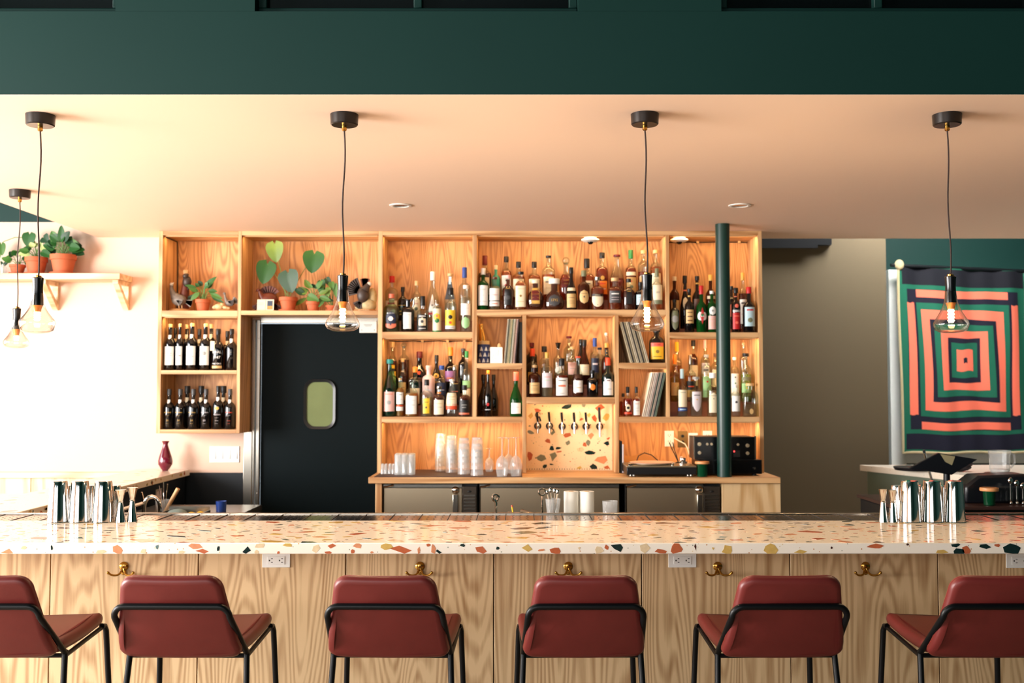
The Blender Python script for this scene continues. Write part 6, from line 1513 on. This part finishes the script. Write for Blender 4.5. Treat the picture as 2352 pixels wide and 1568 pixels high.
obj('foot', MB().lathe([(.022, 0), (.02, .006)], 16), M_CHROME, t)
t = ub('utensil_glass', 1270, 'mixing glass full of steel bar spoons behind the drip rail', 'glass')
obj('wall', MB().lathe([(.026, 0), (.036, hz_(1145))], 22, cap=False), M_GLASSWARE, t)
for a, b in ((-.028, 1128), (-.012, 1124), (.008, 1125), (.022, 1127)):
    sp = obj('spoon', MB().tube([(a * .3, 0, .004), (a, 0, hz_(b) - .01)], .003, 6).ball((a, 0, hz_(b) - .004), (.008, .004, .014), 10, 8), M_CHROME, t)
for px, lab in ((1312, 'roll of white paper standing nearer the spoon glass'), (1348, 'roll of white paper standing nearer the empty rocks glass')):
    t = thing('paper_roll', lab, 'paper roll', (PX(px, Yu + .06, 1150), Yu + .06, zl + .0003), 0, 'white paper rolls')
    h_ = PZ(1128, Yu + .06) - zl
    obj('roll', MB().lathe([(.0355, 0), (.0355, h_)], 28), mat('white_paper', (242, 240, 232), .8), t)
    obj('core', MB().lathe([(.012, h_ + .0001), (.012, h_ + .0012)], 14), pc('tan'), t)
t = thing('steel_tray', 'small steel tray in front of the paper rolls', 'tray', (PX(1350, Yu - .055, 1172), Yu - .055, zl + .0003))
obj('pan', MB().box(-.065, .06, -.03, .03, 0, .012).prism([(-.085, .02), (-.065, .0), (-.065, .012), (-.082, .024)], lambda u, v, d: (u, d, v), -.03, .03), M_CHROME, t)
t = ub('rocks_glass', 1401, 'empty thick-bottomed rocks glass behind the drip rail', 'glass')
obj('wall', MB().lathe([(.033, 0), (.036, hz_(1150))], 24, cap=False), M_GLASSWARE, t)
obj('thick_base', MB().lathe([(.030, .002), (.031, .018)], 20), M_GLASSWARE, t)
t = ub('fine_strainer', 1200, 'steel cone strainer lying on its side behind the drip rail', 'strainer')
obj('handle', MB().tube([(-.07, 0, .022), (-.015, 0, .02)], .006, 8), M_CHROME, t)
obj('cone', MB().tube([(-.01, 0, .02), (.0, 0, .02), (.05, 0, .02)], [.018, .02, .006], 12), M_STEEL, t)
t = ub('pencil', 1180, 'stubby yellow pencil leaning behind the drip rail', 'pencil')
obj('shaft', MB().tube([(0, 0, .0), (-.008, 0, .05)], .004, 8), pc('yellow'), t); obj('eraser', MB().tube([(-.008, 0, .05), (-.0095, 0, .058)], .004, 8), pc('coral'), t)
t = thing('plate', 'white plate lying behind the drip rail', 'plate', (PX(1062, Yu, 1176), Yu, zl + .0003))
obj('dish', MB().lathe([(.03, 0), (.05, .012), (.052, .014), (.03, .008)], 26), M_WHITE, t)
# ================================================================ quilt on the far wall
YQ = 9.75
qx0 = PX(2068, YQ, 820); qw = 300 * YQ / F * 1.0; qz1 = PZ(612, YQ); qz0 = PZ(1040, YQ); qh = qz1 - qz0
t = thing('quilt', 'striped quilt of nested coral, green and navy rectangles hung on the far wall', 'quilt', (qx0, YQ, 0))
t.rotation_euler = (0, 0, R(6))
def qs(u, v, d=0.0):
    x = u * qw * 1.02 + .012 * math.sin(v * 5) * (1 - u) + .012 * (1 - v)
    sag = -.035 * u * v + .012 * math.sin(u * 14) * (1 - v) * .4
    y = .018 * math.sin(u * 13 + .6 * math.sin(v * 4)) + .010 * math.sin(u * 31 + v * 3) - d
    return (x, y, qz0 + v * qh + sag)
M_Q = {'g': mat('quilt_green', (18, 98, 74), .85, bump=.5, bscale=160), 'n': mat('quilt_navy', (18, 18, 38), .85, bump=.5, bscale=160), 'c': mat('quilt_coral', (246, 118, 92), .85, bump=.5, bscale=160), 'b': mat('quilt_black', (13, 15, 26), .85, bump=.5, bscale=160)}
obj('backing', MB().grid(lambda u, v: qs(u, v), 60, 40), M_Q['g'], t)
def qpatch(x0, x1, y0, y1, k, lev):
    cx, cy, hx, hy = 387., 560., 387., 560.
    a0, a1, b0, b1 = .5 + x0 / 774, .5 + x1 / 774, .5 + y0 / 1120, .5 + y1 / 1120
    wob = lambda u, v: .004 * math.sin(v * 9 + lev)
    obj('patch', MB().grid(lambda u, v: qs(a0 + (a1 - a0) * u + wob(u, b0 + (b1 - b0) * v), b0 + (b1 - b0) * v + .003 * math.sin(u * 7 + lev), .0012 * lev), max(4, int((a1 - a0) * 60)), max(4, int((b1 - b0) * 40))), M_Q[k], t)
qpatch(-365, 380, 452, 556, 'b', 1); qpatch(-365, 380, -545, -450, 'n', 1)
qpatch(-337, 337, -425, 425, 'n', 1)
qpatch(-272, 272, 378, 424, 'c', 2); qpatch(-272, 272, -424, -378, 'c', 2); qpatch(-336, -290, -335, 345, 'c', 2); qpatch(290, 336, -335, 345, 'c', 2)
for hx_, hy_, k, l_ in ((276, 345, 'g', 2), (247, 306, 'c', 3), (203, 250, 'n', 4), (182, 220, 'g', 5), (147, 181, 'c', 6), (104, 136, 'n', 7), (84, 106, 'g', 8), (53, 66, 'c', 9), (12, 16, 'n', 10)):
    qpatch(-hx_, hx_, -hy_, hy_, k, l_)
M_EDGE = mat('quilt_cream_edge', (196, 180, 140), .9)
ed = [qs(0, v / 30, .002) for v in range(30, -1, -1)] + [qs(u / 30, 0, .002) for u in range(1, 31)]
obj('edge_binding', MB().tube(ed, .012, 6), M_EDGE, t)
obj('rolled_corner', MB().ball((.0, -.01, qz1 + .015), (.045, .03, .05), 10, 8), M_EDGE, t)
obj('rod', MB().tube([(-.08, .0, qz1 + .012), (qw + .1, .0, qz1 - .03)], .016, 8), M_BLACK, t)
# white window surround behind the quilt
yw_ = YT + .149
wx0, wx1, wz0, wz1 = PX(2036, yw_, 830), PX(2480, yw_, 830), PZ(1062, yw_), PZ(622, yw_)
f = MB().box(wx0, wx0 + .14, yw_ - .10, yw_, wz0 - .3, wz1).box(wx1 - .14, wx1, yw_ - .10, yw_, wz0 - .3, wz1).box(wx0 + .14, wx1 - .14, yw_ - .10, yw_, wz0, wz0 + .10).box(wx0 + .14, wx1 - .14, yw_ - .10, yw_, wz1 - .1, wz1)
wo = struct('window_6', f, mat('white_gloss_paint', (240, 244, 240), .4), .004)
obj('blind', MB().box(wx0 + .141, wx1 - .141, yw_ - .03, yw_ - .02, wz0 + .101, wz1 - .101), mat('pale_blind', (196, 190, 172), .8), wo)

# ================================================================ service station on the right
YG = 7.9
gx0 = PX(1990, YG, 1075)
t = thing('service_counter', 'terrazzo-topped service counter with grey-green metal side by the olive wall', 'counter')
zg = BAR
obj('terrazzo_top', MB().prism([(gx0 - .05, YG), (XR - .5, YG), (XR - .5, YG - 1.0), (gx0 + .35, YG - 1.0), (gx0 + .18, YG - .55)], lambda u, v, d: (u, v, d), zg - .045, zg), M_TERR, t, .003)
gm = mat('grey_green_metal', (128, 140, 124), .35, .3)
obj('side_panel', MB().prism([(gx0, YG - .02), (XR - .5, YG - .02), (XR - .5, YG - .96), (gx0 + .37, YG - .96), (gx0 + .21, YG - .54)], lambda u, v, d: (u, v, d), 0, zg - .0455), gm, t)
M_MACH = mat('machine_black', (18, 20, 26), .3)
Yh = 6.0
hx0 = PX(2225, Yh, 1130); hx1 = hx0 + .75
t = thing('glass_washer', 'low black glass washer behind the bar near the quilt', 'appliance', (0, 0, 0))
zw0 = PZ(1160, Yh)
obj('body', MB().box(hx0 - .42, hx1, Yh + .1, Yh + .62, 0, zw0 - .02), M_MACH, t, .01)
obj('ledge', MB().box(hx0 - .44, hx1, Yh - .07, Yh + .62, zw0 - .0195, zw0), mat('dark_walnut', (58, 38, 34), .4), t, .003)
hood = [(0, 0), (.40, 0), (.40, .13), (.36, .17), (.08, .16), (0, .10)]
t2 = thing('card_printer', 'rounded black receipt printer on the washer ledge', 'printer', (hx0 + .02, Yh + .09, zw0 + .0003))
obj('case', MB().prism(hood, lambda u, v, d: (u, d, v), 0, .18), M_MACH, t2, .015)
obj('paper_slot', MB().box(.1, .32, -.001, .0, .09, .10), M_SLOT, t2)
t3 = thing('terminal', 'tilted black order terminal with a pale card above the printer', 'terminal', (hx0 - .02, Yh + .42, zw0 + .0003))
zt3 = PZ(1068, Yh + .42) - zw0
obj('post', MB().tube([(.08, .03, 0), (.08, .03, zt3 - .02)], .02, 10), M_MACH, t3)
obj('foot', MB().lathe([(.07, 0), (.07, .012)], 20, (.08, .03, 0)), M_MACH, t3)
sc_ = obj('screen', MB().prism([(-.16, -.02), (.02, .075), (.26, .035), (.10, -.06)], lambda u, v, d: (u, d, zt3 + v), 0, .03), M_MACH, t3, .004)
obj('card', MB().prism([(.03, .068), (.12, .053), (.10, .0), (.06, .02)], lambda u, v, d: (u, d, zt3 + v), -.003, -.0005), mat('olive_card', (150, 142, 108), .6), t3)
t4 = thing('candle_cup', 'green glass cup with a wooden lid on the ledge near the quilt', 'cup', (PX(2272, Yh - .005, 1130), Yh - .005, zw0 + .0003))
zc4 = PZ(1127, Yh - .005) - zw0
obj('cup', MB().lathe([(.026, 0), (.030, .004), (.034, zc4)], 24), _m['deep_green_glass'], t4)
obj('lid', MB().lathe([(.050, zc4 + .0002), (.052, zc4 + .006), (.050, zc4 + .018)], 28), _m['lid_wood'], t4)
t5 = thing('water_pitcher', 'clear faceted glass pitcher standing near the quilt', 'pitcher', (PX(2296, Yh + .40, 1060), Yh + .40, 0))
zp = PZ(1085, Yh + .40); t5.location.z = zp
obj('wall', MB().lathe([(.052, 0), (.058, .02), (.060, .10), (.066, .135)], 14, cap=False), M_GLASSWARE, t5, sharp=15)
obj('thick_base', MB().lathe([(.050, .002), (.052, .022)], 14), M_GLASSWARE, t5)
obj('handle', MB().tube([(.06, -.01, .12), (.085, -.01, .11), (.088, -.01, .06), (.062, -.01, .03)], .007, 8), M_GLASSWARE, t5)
t5b = thing('pitcher_stand', 'black stand raising the glass pitcher', 'stand', (PX(2296, Yh + .40, 1060), Yh + .40, zw0 + .0003))
obj('column', MB().lathe([(.085, 0), (.085, zp - zw0 - .0006)], 24), M_MACH, t5b)
obj('rim', MB().lathe([(.088, zp - zw0 - .02), (.088, zp - zw0 - .0008)], 24), M_MACH, t5b)
for i, px in enumerate((2322, 2336, 2350)):
    tt = thing('hanging_tool', 'polished steel bar tool standing beside the lidded green cup', 'bar tool', (PX(px, Yh + .02, 1130), Yh + .02, zw0 + .0003), 0, 'steel tools near the quilt')
    zt6 = PZ(1098 + 6 * i, Yh + .02) - zw0
    obj('shaft', MB().tube([(0, 0, .01), (0, 0, zt6 - .02)], .005, 8), M_CHROME, tt)
    obj('head', MB().ball((0, 0, zt6 - .015), (.014, .006, .02), 10, 8), M_CHROME, tt)
    obj('knob', MB().ball((0, 0, .010), .010, 10, 8), M_CHROME, tt)
Yi = YG - .5
t = thing('sauce_bottle', 'small dark bottle with a coral cap on the service counter', 'bottle', (PX(2125, Yi, 1080), Yi, BAR + .0003))
zc7 = PZ(1060, Yi) - BAR
obj('body', MB().lathe([(.020, 0), (.022, .01), (.021, zc7 * .5), (.011, zc7 * .72), (.010, zc7 - .02)], 16), GL['dark'], t)
obj('cap', MB().lathe([(.014, zc7 - .022), (.016, zc7 - .004), (.010, zc7)], 14), pc('coral'), t)
for i, (px, yy, c, lab) in enumerate(((2100, .55, 'dkgrey', 'low dark tray on the service counter beside the coral-capped bottle'), (2192, .62, 'dkgrey', 'folded dark cloth on the service counter behind the tall tins'))):
    Y_ = YG - yy
    t = thing('serving_tray' if i == 0 else 'folded_cloth', lab, 'tray' if i == 0 else 'cloth', (PX(px, Y_, 1090), Y_, BAR + .0003))
    if i == 0:
        obj('pan', MB().lathe([(.10, 0), (.13, .004), (.138, .022), (.132, .022)], 28), M_MACH, t); obj('rim', MB().lathe([(.138, .0221), (.141, .025), (.137, .027)], 28, cap=False), M_MACH, t)
    else:
        obj('fold', MB().ball((.02, 0, .03), (.10, .06, .03), 14, 8), mat('dark_cloth', (38, 34, 40), .9, bump=.6, bscale=30), t); obj('fold', MB().ball((.07, 0, .055), (.06, .05, .03), 12, 8), _m['dark_cloth'], t)
t = thing('pen', 'slim steel pen leaning by the order terminal', 'pen', (PX(2152, Yh + .5, 1055), Yh + .5, zw0 + .0003))
zpn = PZ(1042, Yh + .5) - zw0
t.location.x = PX(2150, Yh + .5, 1100); t.location.y = Yh + .56
obj('shaft', MB().tube([(.02, 0, .0), (-.045, 0, zpn)], .008, 8), M_CHROME, t)
obj('cap', MB().tube([(-.045, 0, zpn), (-.05, 0, zpn + .02)], .009, 8), M_BLACK, t)
